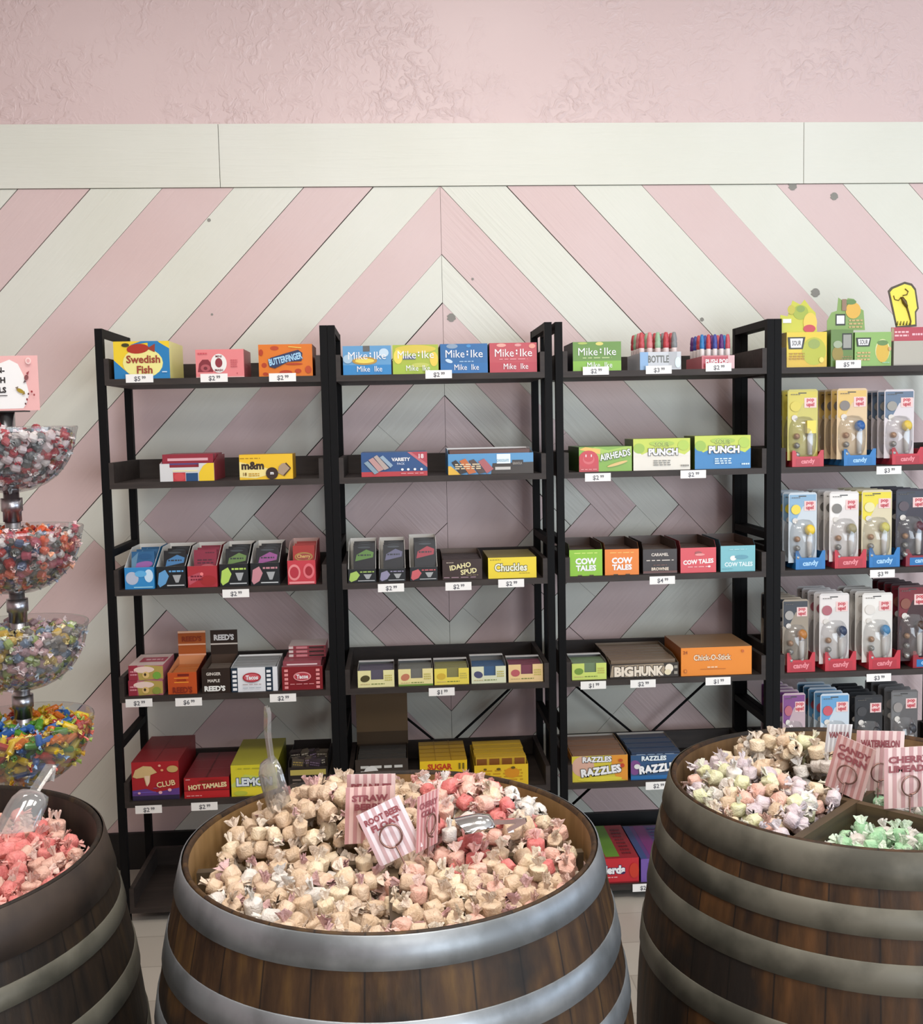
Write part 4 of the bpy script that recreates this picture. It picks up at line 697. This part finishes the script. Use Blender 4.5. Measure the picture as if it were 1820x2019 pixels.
bincard(1627, 1620, 1679, 1171, 3, RED, 1688, 'c9c5c2', 'd6d0cc', '27334c', 'a05a64', 'white toy card with a dark navy pop head, lower row', 'red bin in the middle of the lower row', ytr=1285)
bincard(1713, 1705, 1765, 1170, 3, RED, 1775, 'd0cdc6', 'dcd9d2', '3d7197', 'cfcac2', 'white toy card with a blue topped pop head, lower row', 'red bin right of the middle in the lower row', ytr=1283)
bincard(1800, 1776, 1834, 1155, 3, '8c1f2c', 1860, '3a2224', '6e1f28', '3c2a20', '7c4a3c', 'dark red toy card at the right frame edge, lower row', 'dark red bin at the right frame edge', ytr=1283)
bincard(1548, 1547, 1592, 1368, 4, RED, 1600, 'b09aa0', '75407a', '9a9a2e', 'a85a68', 'purple topped toy card on the fifth tray', 'x', ytr=1500, bin_=False)
bincard(1620, 1622, 1679, 1369, 4, RED, 1690, 'b9c4cc', '5f95be', '6a8a3e', 'b8505c', 'sky blue toy card behind the striped signs', 'x', ytr=1500, bin_=False)
bincard(1700, 1690, 1745, 1372, 4, RED, 1760, '1f2022', '26282c', '2a2a2c', '3a3a3c', 'black toy card between blue and grey ones, fifth tray', 'x', ytr=1500, bin_=False)
bincard(1770, 1762, 1815, 1362, 4, RED, 1820, '5a5858', '6c6c6c', '2c2c30', '8a8480', 'grey toy card with a black pop head, fifth tray', 'x', ytr=1500, bin_=False)
# ------------------------------------------------------------------ BARRELS
RIM, RR, BR = .9121, .2927, .352
BC = {'c': (-.0192, 1.4659), 'r': (.7301, 1.6201), 'l': (-.7329, 1.4757)}
def prof(z): return RR + (BR-RR)*(1-((z-RIM/2)/(RIM/2))**2)
def barrel(key, label, hoops, sm, hm, ang, inner_m):
    cx, cy = BC[key]; r = empty('barrel', (cx, cy, 0), label, 'barrel', None, 0)
    zs = [RIM*i/24 for i in range(25)]
    mb = MB(); pr = [(prof(z), z) for z in zs]; pr[-1] = (RR-.001, RIM-.003); pr.append((RR-.003, RIM)); pr.append((RR-.007, RIM-.001)); pr.append((RR-.009, RIM-.006))
    mb.lathe(pr, sm, 90); mb.build('staves', r)
    mb = MB(); mb.lathe([(RR-.009, RIM-.006), (RR-.010, RIM-.05), (RR-.006, RIM-.2), (0, RIM-.2)], inner_m, 90); mb.build('inner_wall', r)
    for z1, z0, hmt in hoops:
        mb = MB(); t = .0022; mb.lathe([(prof(z0)+.0002, z0), (prof(z0)+t, z0+.0006), (prof((z0+z1)/2)+t, (z0+z1)/2), (prof(z1)+t, z1-.0006), (prof(z1)+.0002, z1)], hmt, 90)
        for q in range(3):   # rivets
            a = ang+.9+q*.035; rz = (z0+z1)/2; mb.ball(((prof(rz)+t)*math.cos(a), (prof(rz)+t)*math.sin(a), rz), .0042, hmt, (1, 1, 1), 8)
        mb.build('hoop', r)
    for k in range(2):
        a = ang + k*PI/2; mb = MB(); L = RR-.016; dx, dy = math.cos(a), math.sin(a); nx, ny = -dy*.007, dx*.007
        zt = RIM-.037 - .0005*k; zb = RIM-.19
        for s0, s1 in (((-L, L),) if k == 0 else ((-L, -.0072), (.0072, L))):
            mb.prism([(dx*s0+nx, dy*s0+ny, zb), (dx*s1+nx, dy*s1+ny, zb), (dx*s1+nx, dy*s1+ny, zt), (dx*s0+nx, dy*s0+ny, zt)], (-2*nx, -2*ny, 0), DIVM)
        mb.build('divider', r)
    return r
HG = hoop('galvanised_hoop', '92979b', '6c7072', .7, .38); HO = hoop('dull_olive_hoop', '625f54', '424037', .35, .5); HR = hoop('rusty_hoop', '3d322a', '241d1a', .35, .5)
ST1 = stave('oak_staves', '24170d', '3c2917', '58401f'); ST2 = stave('oak_staves_brown', '20140b', '382411', '53361b'); ST3 = stave('oak_staves_dark', '15100c', '231a12', '362817')
IN1 = wood('inner_oak', '7d5f36', '94744a', .6, (14, 14, 2)); IN2 = wood('inner_oak_brown', '5c452a', '7a5f3f', .6, (14, 14, 2)); IN3 = wood('inner_oak_dark', '211c18', '332a22', .6, (14, 14, 2))
barrel('c', 'oak barrel in the middle with wide bluish steel hoops, filled with cream and pink taffy', [(RIM-.0015, .8725, HG), (.818, .780, HG), (.735, .70, HG), (.62, .585, HG), (.34, .30, HG), (.22, .18, HG), (.06, .01, HG)], ST1, HG, 0.02, IN1)
barrel('r', 'oak barrel at right with dull olive hoops and a cross divider', [(RIM-.0015, .862, HO), (.838, .800, HO), (.768, .727, HO), (.665, .625, HO), (.34, .30, HO), (.22, .18, HO), (.06, .01, HO)], ST2, HO, math.radians(222.8), IN2)
barrel('l', 'dark oak barrel cut off by the left frame edge, filled with pink taffy', [(RIM-.002, .850, HR), (.822, .795, HO), (.735, .70, HO), (.62, .585, HO), (.34, .30, HO), (.22, .18, HO), (.06, .01, HO)], ST3, HO, math.radians(60), IN3)
# ------------------------------------------------------------------ TAFFY
def twist(L, R, fan, seed, n=14):
    """candy wrapped in waxed paper: chubby core with flat ends, pinched necks, crumpled fans"""
    rd = random.Random(seed); st = [(-L/2-fan, .95), (-L/2-fan*.55, .6), (-L/2-.001, .22), (-L/2+.0006, .72), (-L/2+.0022, .98), (-L/4, 1.0), (L/4, 1.0), (L/2-.0022, .98), (L/2-.0006, .72), (L/2+.001, .22), (L/2+fan*.55, .6), (L/2+fan, .95)]
    vs = []; ph = rd.uniform(0, 6); K_ = len(st); bx, by = rd.uniform(-.12, .12), rd.uniform(-.12, .12)
    for k, (x, q) in enumerate(st):
        end = k < 2 or k > K_-3
        for j in range(n):
            a = 2*PI*j/n + (0 if not end else .25)
            if end: rr = R*q*(.72+.42*math.sin(4*a+ph)+rd.uniform(-.22, .22)); xx = x + rd.uniform(-.003, .003); fl = .45
            else: rr = R*q*(1+.06*math.sin(2*a+ph)+.05*math.cos(5*a+ph)+rd.uniform(-.07, .07)); xx = x+rd.uniform(-.0007, .0007); fl = 1
            vs.append((xx, rr*math.cos(a)+bx*x, rr*math.sin(a)*fl+by*x))
    fs = [[k*n+j, k*n+(j+1) % n, (k+1)*n+(j+1) % n, (k+1)*n+j] for k in range(K_-1) for j in range(n)]
    return vs, fs, [0 if 2 <= f//n < K_-3 else 1 for f in range(len(fs))], [0 if 4 <= f//n < K_-5 else 1 for f in range(len(fs))]
WX = {}
for k, c, c2, e in [('cream', 'd6bda2', 'cbb092', 'd9c6b2'), ('cream_m', 'd9c1a8', 'cdb196', 'cfaaa8'), ('ivory', 'e4d2b6', 'dac5a6', 'e2d4c2'), ('blush', 'e2b9a8', 'dbab9a', 'e4c6ba'), ('coral', 'd9827c', 'cf6f6c', 'e2aea6'), ('lemon', 'e0d67c', 'd8cb68', 'e4dca8'),
                    ('salmon', 'e58f88', 'da7c78', 'ebb0a6'), ('lilac', 'd3c6c8', 'c8b8bd', 'dcd2d4'), ('lime', 'dedcba', 'd3d4a6', 'e2e0d0'), ('mint', 'b2d4ae', '98c59a', 'd2e0cc'), ('white', 'dcd6ce', 'd2cac2', 'e2ddd6')]:
    WX[k] = (wax('wax_paper_'+k, c, c2), wax('wax_paper_end_'+k, e, e, .1))
def tmesh(col, var):
    vs, fs, mi, sm = twist(.0205, .0120, .0125, 40+var, 16)
    me = bpy.data.meshes.new('wrapped_taffy'); me.from_pydata(vs, [], fs); me.materials.append(WX[col][0]); me.materials.append(WX[col][1])
    me.polygons.foreach_set('material_index', mi); me.polygons.foreach_set('use_smooth', [s == 0 for s in sm]); me.update(); return me
TM = {(c, v): tmesh(c, v) for c in WX for v in range(4)}
def hc(dx, dy):
    q = (dx*dx+dy*dy)/RR**2; h = .868+.012*(1-q)
    if dy > 0: h += .062*math.exp(-((dx+.09)**2+(dy-.13)**2)/.0125) + .060*math.exp(-((dx-.12)**2+(dy-.12)**2)/.0125)
    if abs(dx+.01) < .02 and dy < 0: h -= .015
    if -.014 < dy < .03 and dx < -.05: h -= .04
    return h
UA = math.radians(222.8)
def rsec(dx, dy):
    a = dx*math.cos(UA)+dy*math.sin(UA); b = -dx*math.sin(UA)+dy*math.cos(UA)
    return (a > 0, b > 0)
def hr(dx, dy):
    s = rsec(dx, dy); q = (dx*dx+dy*dy)/RR**2
    if s == (True, False): return .872+.012*(1-q) + .03*math.exp(-((dx+.17)**2+(dy-.07)**2)/.01)     # left quadrant
    if s == (False, False): return .868 + .068*math.exp(-((dx+.06)**2+(dy-.12)**2)/.012)             # back quadrant
    if s == (True, True): return .838 + .02*math.exp(-((dx-.0)**2+(dy+.14)**2)/.006)                 # front quadrant (green)
    return .850
def hl(dx, dy): q = (dx*dx+dy*dy)/RR**2; return .866+.024*(1-q)
def cc(dx, dy, rd):
    if dy > 0 and dx > .04: return rd.choice(['blush', 'blush', 'coral', 'ivory', 'coral', 'cream', 'white', 'blush'])
    if dy > 0: return rd.choice(['cream', 'cream', 'ivory', 'cream', 'cream_m'])
    if dx < -.02: return rd.choice(['cream', 'cream_m', 'ivory', 'cream', 'white', 'cream_m'])
    return rd.choice(['cream', 'cream', 'ivory', 'cream_m', 'blush']) if dy < -.05 else rd.choice(['cream', 'ivory', 'blush', 'coral'])
def cr(dx, dy, rd):
    s = rsec(dx, dy)
    if s == (True, False): return rd.choice(['lilac', 'ivory', 'lime', 'blush', 'white', 'cream', 'lilac'])
    if s == (False, False): return rd.choice(['ivory', 'cream', 'ivory', 'white', 'lime'])
    if s == (True, True): return rd.choice(['mint', 'mint', 'mint', 'white', 'mint'])
    return rd.choice(['mint', 'white', 'lilac', 'mint', 'blush'])
def cl(dx, dy, rd): return rd.choice(['salmon', 'salmon', 'coral', 'salmon', 'blush'])
GRP = {'c1': ('cream taffy in waxed paper heaped in the back left of the middle barrel', 'taffy in the back left of the middle barrel'), 'c2': ('pink and ivory taffy heaped in the back right of the middle barrel', 'taffy in the back right of the middle barrel'),
       'c3': ('beige taffy with some reddish twists in the front left of the middle barrel', 'taffy in the front left of the middle barrel'), 'c4': ('beige taffy in waxed paper in the front right of the middle barrel', 'taffy in the front right of the middle barrel'),
       'l': ('salmon pink taffy in the dark barrel at the left frame edge', 'pink taffy in the left barrel'), 'r': ('pastel taffy in waxed paper in the right barrel', 'taffy in the right barrel')}
cams = Vector((0, 0, CAMZ))
def project(p):
    v = Vector(p)-cams; z = v.dot(_f); return W/2+FPX*v.dot(R_)/z, H/2-FPX*v.dot(U_)/z, z
cands = []; under = []
for key, hf, cf in (('c', hc, cc), ('r', hr, cr), ('l', hl, cl)):
    cx, cy = BC[key]; rd = random.Random(ord(key))
    for layer, (dist, off) in enumerate(((.0238, 0), (.028, -.020), (.034, -.040))):
        pts = []
        for _ in range(6500):
            a = rd.uniform(0, 2*PI); q = math.sqrt(rd.random())*(RR-.034); x, y = q*math.cos(a), q*math.sin(a)
            if all((x-u)**2+(y-v)**2 > dist*dist for u, v in pts): pts.append((x, y))
        for x, y in pts:
            if key == 'r' and abs(-x*math.sin(UA)+y*math.cos(UA)) < .017 and x*math.cos(UA)+y*math.sin(UA) > -.06: continue
            if key == 'r' and abs(x*math.cos(UA)+y*math.sin(UA)) < .017: continue
            z = hf(x, y)+off+rd.uniform(-.004, .005)
            px, py, dz = project((cx+x, cy+y, z))
            if not (-60 < px < W+70): continue
            up = rd.random() < .42
            rot = (rd.uniform(0, 6.28), rd.uniform(1.0, 1.57) if up else rd.uniform(-.45, .45), rd.uniform(0, 6.28))
            it = (dz, key, (cx+x, cy+y, z), rot, cf(x, y, rd), rd.randrange(4), rd.uniform(.92, 1.1), x, y)
            (cands if layer == 0 else under).append(it)
cands.sort(key=lambda t: t[0])
for it in cands[:298]:
    dz, key, loc, rot, col, v, sc, x, y = it
    o = bpy.data.objects.new('wrapped_taffy', TM[(col, v)]); COL.objects.link(o); o.location = loc; o.rotation_euler = rot; o.scale = (sc, sc, sc)
    g = GRP[key] if key != 'c' else GRP['c'+('1' if y > 0 and x < 0 else '2' if y > 0 else '3' if x < 0 else '4')]
    tag(o, g[0], 'taffy', g[1])
def pile(items, name, label, cat, getm):
    mb = MB()
    from mathutils import Euler
    for loc, rot, sc, me in items:
        M = Matrix.Translation(loc) @ Euler(rot).to_matrix().to_4x4() @ Matrix.Scale(sc, 4)
        vs = [M @ v.co for v in me.vertices]
        for k in range(2):
            fs = [list(p.vertices) for p in me.polygons if p.material_index == k]
            if fs:
                o = len(mb.v)
                mb.add(vs if k == 0 else [], [], me.materials[k]) if k == 0 else None
                base = o if k == 0 else o-len(vs); mi = mb.mi(me.materials[k])
                for p in me.polygons:
                    if p.material_index == k: mb.f.append([base+i for i in p.vertices]); mb.m.append(mi); mb.sm.append(p.use_smooth)
    o = mb.build(name); return tag(o, label, cat, kind='stuff')
pile([(it[2], it[3], it[6], TM[(it[4], it[5])]) for it in cands[298:]+under], 'wrapped_taffy_pile', 'rest of the heaped taffy filling the three barrels, behind and below the front pieces', 'taffy', None)
# ------------------------------------------------------------------ striped flavour signs
def sign(px, py, Y, w, h, lines, label, roll=0, yaw=0, tilt=0, text='8a4a50', ringdy=0, c1='dcc4c0', c2='bd9494', stick=.09, n=6):
    p = at(px, py, Y); r = empty('flavour_sign', p, label, 'sign')
    Mx = Matrix.Rotation(math.radians(yaw), 4, 'Z') @ Matrix.Rotation(math.radians(tilt), 4, 'X') @ Matrix.Rotation(math.radians(roll), 4, 'Y')
    r.rotation_euler = Mx.to_euler()
    mb = MB(); mb.box((-w/2, 0, 0), (w/2, .0009, h), P(c1))
    f = Face(mb, (-w/2, 0, 0), (1, 0, 0), (0, 0, 1), w, h)
    for i in range(n): f.k = 0; f.run([('r', (i+.02)/n, 0, (i+.5)/n, 1, c2)])
    f.run([('t', s, .5, .80-.15*i, .105, text, {'w': .8, 'b': .05, 'x': 1.25}) for i, s in enumerate(lines)]); mb.build('card', r)
    mb = MB(); R0 = .0155; pts = [(R0*math.sin(a), -.0022-.0003*i, h*.2+R0+.002-R0*math.cos(a)+ringdy) for i, a in enumerate([2*PI*k/22 for k in range(23)])]
    mb.tube(pts, .0014, WIRE, 6); pts2 = [(R0*math.sin(a), .0026, h*.2+R0+.002-R0*math.cos(a)+ringdy) for a in [2*PI*k/22 for k in range(20)]]; mb.tube(pts2, .0014, WIRE, 6)
    mb.tube([(0, -.0022, h*.2+.002+ringdy), (0, -.0022, -stick)], .0012, WIRE, 6); mb.build('wire_holder', r)
    return r
sign(731, 1655, 1.53, .072, .100, ['PEANUT', 'BUTTER'], 'pale striped sign at the back of the middle barrel, partly covered', yaw=2, roll=2)
sign(727, 1662, 1.475, .070, .083, ['STRAW', 'BERRY'], 'pink striped sign hidden behind the tilted root beer one', yaw=10, c2='b98886', c1='d8b7ae', roll=3)
sign(792, 1689, 1.42, .066, .078, ['ROOT BEER', 'FLOAT'], 'tilted striped sign in the middle barrel lettered ROOT BEER FLOAT', roll=-25, tilt=-8, c1='e4d6da', c2='c3a5a8', yaw=-4)
sign(842, 1672, 1.435, .06, .078, ['CHERRY', 'COLA'], 'narrow angled striped sign at the right of the tilted sign', roll=6, yaw=58, c2='b97c7c', c1='cfa6a2')
sign(856, 1672, 1.475, .055, .078, ['VANILLA'], 'edge-on striped sign rightmost in the middle barrel', roll=2, yaw=72)
sign(1730, 1566, 1.66, .080, .108, ['WATERMELON'], 'striped sign lettered WATERMELON in the right barrel', roll=2.5, yaw=-3)
sign(1793, 1592, 1.57, .082, .098, ['CHERRY', 'LIMEADE'], 'striped sign lettered CHERRY LIMEADE at the right frame edge', roll=-1, yaw=0)
sign(1645, 1530, 1.72, .056, .09, ['VANILLA'], 'pale blueish striped sign at the back of the right barrel', roll=8, yaw=20, c1='e6e8e4', c2='bcb9bb')
sign(1662, 1565, 1.64, .064, .094, ['CANDY', 'CORN'], 'angled striped sign between the pale one and the watermelon one', roll=14, yaw=-46, c2='b98886', c1='cfb0ae')
# ------------------------------------------------------------------ scoops
def scoop(loc, rot, mt, label, L=.09, rb=.032, Lb=.065, hw=.009):
    r = empty('candy_scoop', loc, label, 'scoop'); r.rotation_euler = rot
    mb = MB(); n = 16; vs = []; t = .0012   # trough open towards +z, mouth at -x
    st = [(-Lb, 1.0, .15), (-Lb*.85, 1.0, .0), (-Lb*.4, 1.0, 0), (-.012, .96, 0), (0, .8, 0), (.006, .35, 0)]
    for ox in (0, t):
        for x, q, lip in st:
            for j in range(n+1):
                a = PI*j/n; rr = (rb-ox)*q; k = math.sin(a)
                vs.append((x - (0 if x > -Lb*.9 else .02*k-.012), rr*math.cos(a), -rr*k*(.95)))
    m_ = len(st)*(n+1); fs = []
    for s_ in (0, m_):
        for i in range(len(st)-1):
            for j in range(n): fs.append([s_+i*(n+1)+j, s_+i*(n+1)+j+1, s_+(i+1)*(n+1)+j+1, s_+(i+1)*(n+1)+j])
    for i in range(len(st)-1):
        for e in (0, n): fs.append([i*(n+1)+e, (i+1)*(n+1)+e, m_+(i+1)*(n+1)+e, m_+i*(n+1)+e])
    # back wall
    mb.add(vs, fs, mt, True); b0 = (len(st)-1)*(n+1); mb.add(vs, [[b0+j for j in range(n+1)]], mt)
    mb.build('scoop_bowl', r)
    mb = MB(); hp = [(.004, -.01), (.02, -.008), (.05, -.004), (L, .004), (L+.008, .005)]; vs = []
    for i, (x, z) in enumerate(hp):
        w_ = hw*(.9 if i < 2 else 1.0 if i < 4 else .5)
        for yy, zz in ((-w_, 0), (-w_, .006), (-w_*.5, .003), (w_*.5, .003), (w_, .006), (w_, 0)): vs.append((x, yy, z+zz))
    fs = [[i*6+j, i*6+(j+1) % 6, (i+1)*6+(j+1) % 6, (i+1)*6+j] for i in range(len(hp)-1) for j in range(6)] + [[0, 1, 2, 3, 4, 5], [24+j for j in range(6)][::-1]]
    mb.add(vs, fs, mt); mb.build('handle', r)
    return r
scoop(at(545, 1500, 1.58), (0, math.radians(-77), math.radians(200)), SCOOPM, 'clear plastic scoop standing upright in the middle barrel', L=.078, rb=.034, hw=.012)
scoop(at(970, 1632, 1.44), (math.radians(165), math.radians(-12), math.radians(-8)), SILVER, 'shiny metal scoop lying on the pink taffy', L=.022, rb=.025, Lb=.042)
scoop(at(70, 1572, 1.46), (math.radians(170), math.radians(-42), math.radians(70)), SCOOPM, 'clear plastic scoop lying upside down on the salmon pink taffy', L=.03, rb=.031, Lb=.062, hw=.008)
# ------------------------------------------------------------------ candy bowl tower
TY = 2.5; tx = -.897
RZ = [1.512, 1.277, 1.048, .822]; RB_ = [.150, .152, .153, .155]
r = empty('bowl_tower', (tx, TY, 0), 'chrome tower stand at left carrying four clear candy bowls', 'display stand')
mb = MB(); mb.lathe([(0, .0), (.17, 0), (.17, .012), (.02, .03), (0, .03)], CHROME, 40); mb.build('foot', r)
mb = MB(); mb.lathe([(.0175, .03), (.0175, 1.555), (0, 1.555)], CHROME, 20)
pole = mb.build('pole', r)
for z, R0 in zip(RZ, RB_):
    mb = MB(); zb = z-R0-.012
    mb.lathe([(.018, zb), (.024, zb), (.024, zb-.03), (.0205, zb-.032), (.0205, zb-.055), (.018, zb-.055)], CHROME, 20)
    mb.lathe([(.0178, zb-.070), (.0225, zb-.071), (.0225, zb-.076), (.0178, zb-.077)], CHROME, 20); mb.tube([(-.02, -.02, zb-.073), (-.034, -.034, zb-.073)], .004, CHROME, 8); mb.build('collar', pole)
for z, R0, lab in zip(RZ, RB_, ['topmost clear bowl of red and white wrapped sweets', 'second clear bowl, with red orange and blue wrapped sweets', 'third clear bowl, with muted gold and grey wrapped sweets', 'lowest clear bowl of bright yellow green and red sweets']):
    mb = MB(); pr = []
    for i in range(13):
        a = PI/2*i/12; pr.append((max(.018, R0*math.sin(a)**.9), z-R0*math.cos(a)*1.0))
    pr2 = [(a+.004 if i == 12 else a, b) for i, (a, b) in enumerate(pr)]
    mb.lathe([(a, b) for a, b in pr2]+[(R0+.003, z+.003), (R0-.002, z+.002)], CLEAR, 64); o = mb.build('clear_bowl', None, (0, 0, 0)); o.location = (tx, TY, 0); tag(o, lab, 'bowl')
# sign on the tower
p = at(12, 815, TY)
r = empty('tower_sign', (tx-.01, TY-.02, 1.555), 'pink and white sign on the tower lettered MIX-N-MATCH BOWLS', 'sign')
w, h = .185, .122
mb = MB(); mb.box((-.075, -.004, -.006), (.06, .03, -.003), mat('sign_foot', '3a3636', .4)); mb.build('sign_plate', r)
mb = MB(); mb.box((-w/2, 0, -.003), (w/2, .0015, h), P('d9a9a6'))
F = Face(mb, (-w/2, 0, -.003), (1, 0, 0), (0, 0, 1), w, h+.003)
F.run([('p', [(.02, .1), (0, .5), (.1, .85), (.3, .8), (.5, .84), (.66, .93), (.76, .85), (.82, .65), (.86, .45), (.88, .3), (.84, .12), (.8, .04), (.2, .03)], 'e6e2de'), ('t', 'MIX-N-', .45, .74, .1, '2c2a2a', {'w': .42, 'b': .04}), ('t', 'MATCH', .44, .56, .1, '2c2a2a', {'w': .44, 'b': .04}), ('t', 'BOWLS', .45, .38, .1, '2c2a2a', {'w': .44, 'b': .04}), ('r', .3, .27, .62, .285, '4a4646'),
 ('e', .86, .6, .025, .05, '7c4a4c', -20), ('p', [(.86, .68), (.9, .72), (.88, .64)], '8a3c44'), ('p', [(.82, .5), (.86, .52), (.84, .56)], '5a4a4c'), ('e', .78, .36, .05, .035, '9a8430', -30), ('p', [(.72, .42), (.76, .44), (.75, .38)], '7a6a5a'), ('p', [(.8, .28), (.84, .3), (.83, .36)], '8a7440'),
 ('e', .92, .34, .012, .02, '8c2c34'), ('e', .88, .3, .01, .02, '5a2c30'), ('e', .86, .2, .01, .025, '7c2c34'), ('e', .84, .12, .01, .02, '5a2c30'), ('e', .95, .28, .01, .02, '8c3a40'), ('e', .9, .9, .035, .06, 'e6c4c0'), ('e', .9, .9, .02, .035, 'cf9c9a')])
mb.build('sign_card', r)
# wrapped sweets in the bowls
SW = {}
def swm(c, e): return (mat('foil_'+c, c, .3, .0, .3), mat('foil_end_'+e, e, .35, 0, .2))
PAL = [[('a8323c', 'dcd3d0'), ('dcd5d2', 'c9b5b5'), ('6a6d6e', 'b5b8b8'), ('d3c3c4', 'a84a52'), ('4e5456', '9a9c9c')],
       [('b03a34', 'd8b0a8'), ('d2552c', 'e0a080'), ('d8d0cc', 'a84a50'), ('44506e', 'a9b0c4'), ('a84a5a', 'e0c4c4'), ('4c4a46', 'a0a09a')],
       [('b89a4a', 'd8c890'), ('6f7f92', 'b4bcc6'), ('a08488', 'd0bcc0'), ('90a05a', 'c6ccac'), ('76706a', 'b8b0a8'), ('c8a0a0', 'e0d0d0')],
       [('dcb81e', 'e8d46a'), ('d8721e', 'e8a04a'), ('4f8a2c', 'a8c05a'), ('b2332e', 'd87060'), ('2f62a8', '9ab8d8'), ('e0c83a', 'c89a2a')]]
GS = [('white, red and grey wrapped sweet in the topmost bowl', 'sweets in the topmost bowl'), ('red, orange or blue wrapped sweet in the second bowl', 'sweets in the second bowl'), ('muted gold, grey or blue wrapped sweet in the third bowl', 'sweets in the third bowl'), ('bright yellow, green, red or blue sweet in the lowest bowl', 'sweets in the lowest bowl')]
def smesh(c, e, long):
    vs, fs, mi, sm = twist(.026 if long else .016, .0068 if long else .0085, .009, 77+len(SW), 10)
    me = bpy.data.meshes.new('wrapped_sweet'); me.from_pydata(vs, [], fs)
    for q in swm(c, e): me.materials.append(q)
    me.polygons.foreach_set('material_index', mi); me.polygons.foreach_set('use_smooth', [False]*len(fs)); me.update(); return me
sw = []
for b in range(4):
    rd = random.Random(90+b); z0, R0 = RZ[b], RB_[b]; pts = []
    ms = [smesh(c, e, b == 3) for c, e in PAL[b]]; d2 = .0182**2
    for _ in range(14000):
        if rd.random() < .45:     # top surface
            a = rd.uniform(0, 2*PI); q = math.sqrt(rd.random())*(R0-.018); zz = z0-.026+.014*math.sin(3*a+b)*(q/R0)+rd.uniform(-.008, .008) + (.012 if q < .07 else 0)
            x, y = q*math.cos(a), q*math.sin(a)
            if q < .028: continue
        else:                     # against the bowl
            ph = math.acos(rd.uniform(.12, .97)); a = rd.uniform(PI, 2*PI) if rd.random() < .8 else rd.uniform(0, PI); q = R0-rd.choice([.0145, .0145, .035]); x, y, zz = q*math.sin(ph)*math.cos(a), q*math.sin(ph)*math.sin(a), z0-q*math.cos(ph)
            if math.hypot(x, y) < .03: continue
        if all((x-u)**2+(y-v)**2+(zz-w_)**2 > d2 for u, v, w_ in pts): pts.append((x, y, zz))
    for x, y, zz in pts:
        px, py, dz = project((tx+x, TY+y, zz))
        sw.append((0 if px > -12 else 1, dz, (tx+x, TY+y, zz), (rd.uniform(0, 6.28), rd.uniform(-.8, .8), rd.uniform(0, 6.28)), rd.choice(ms), b, rd.uniform(1.05, 1.35)))
sw.sort(key=lambda t: (t[0], t[1]))
for out, dz, loc, rot, me, b, sc in sw[:298]:
    o = bpy.data.objects.new('wrapped_sweet', me); COL.objects.link(o); o.location = loc; o.rotation_euler = rot; o.scale = (sc,)*3; tag(o, GS[b][0], 'sweet', GS[b][1])
pile([(t[2], t[3], t[6], t[4]) for t in sw[298:]], 'wrapped_sweets_filling', 'rest of the small wrapped sweets filling the four clear bowls', 'sweet', None)
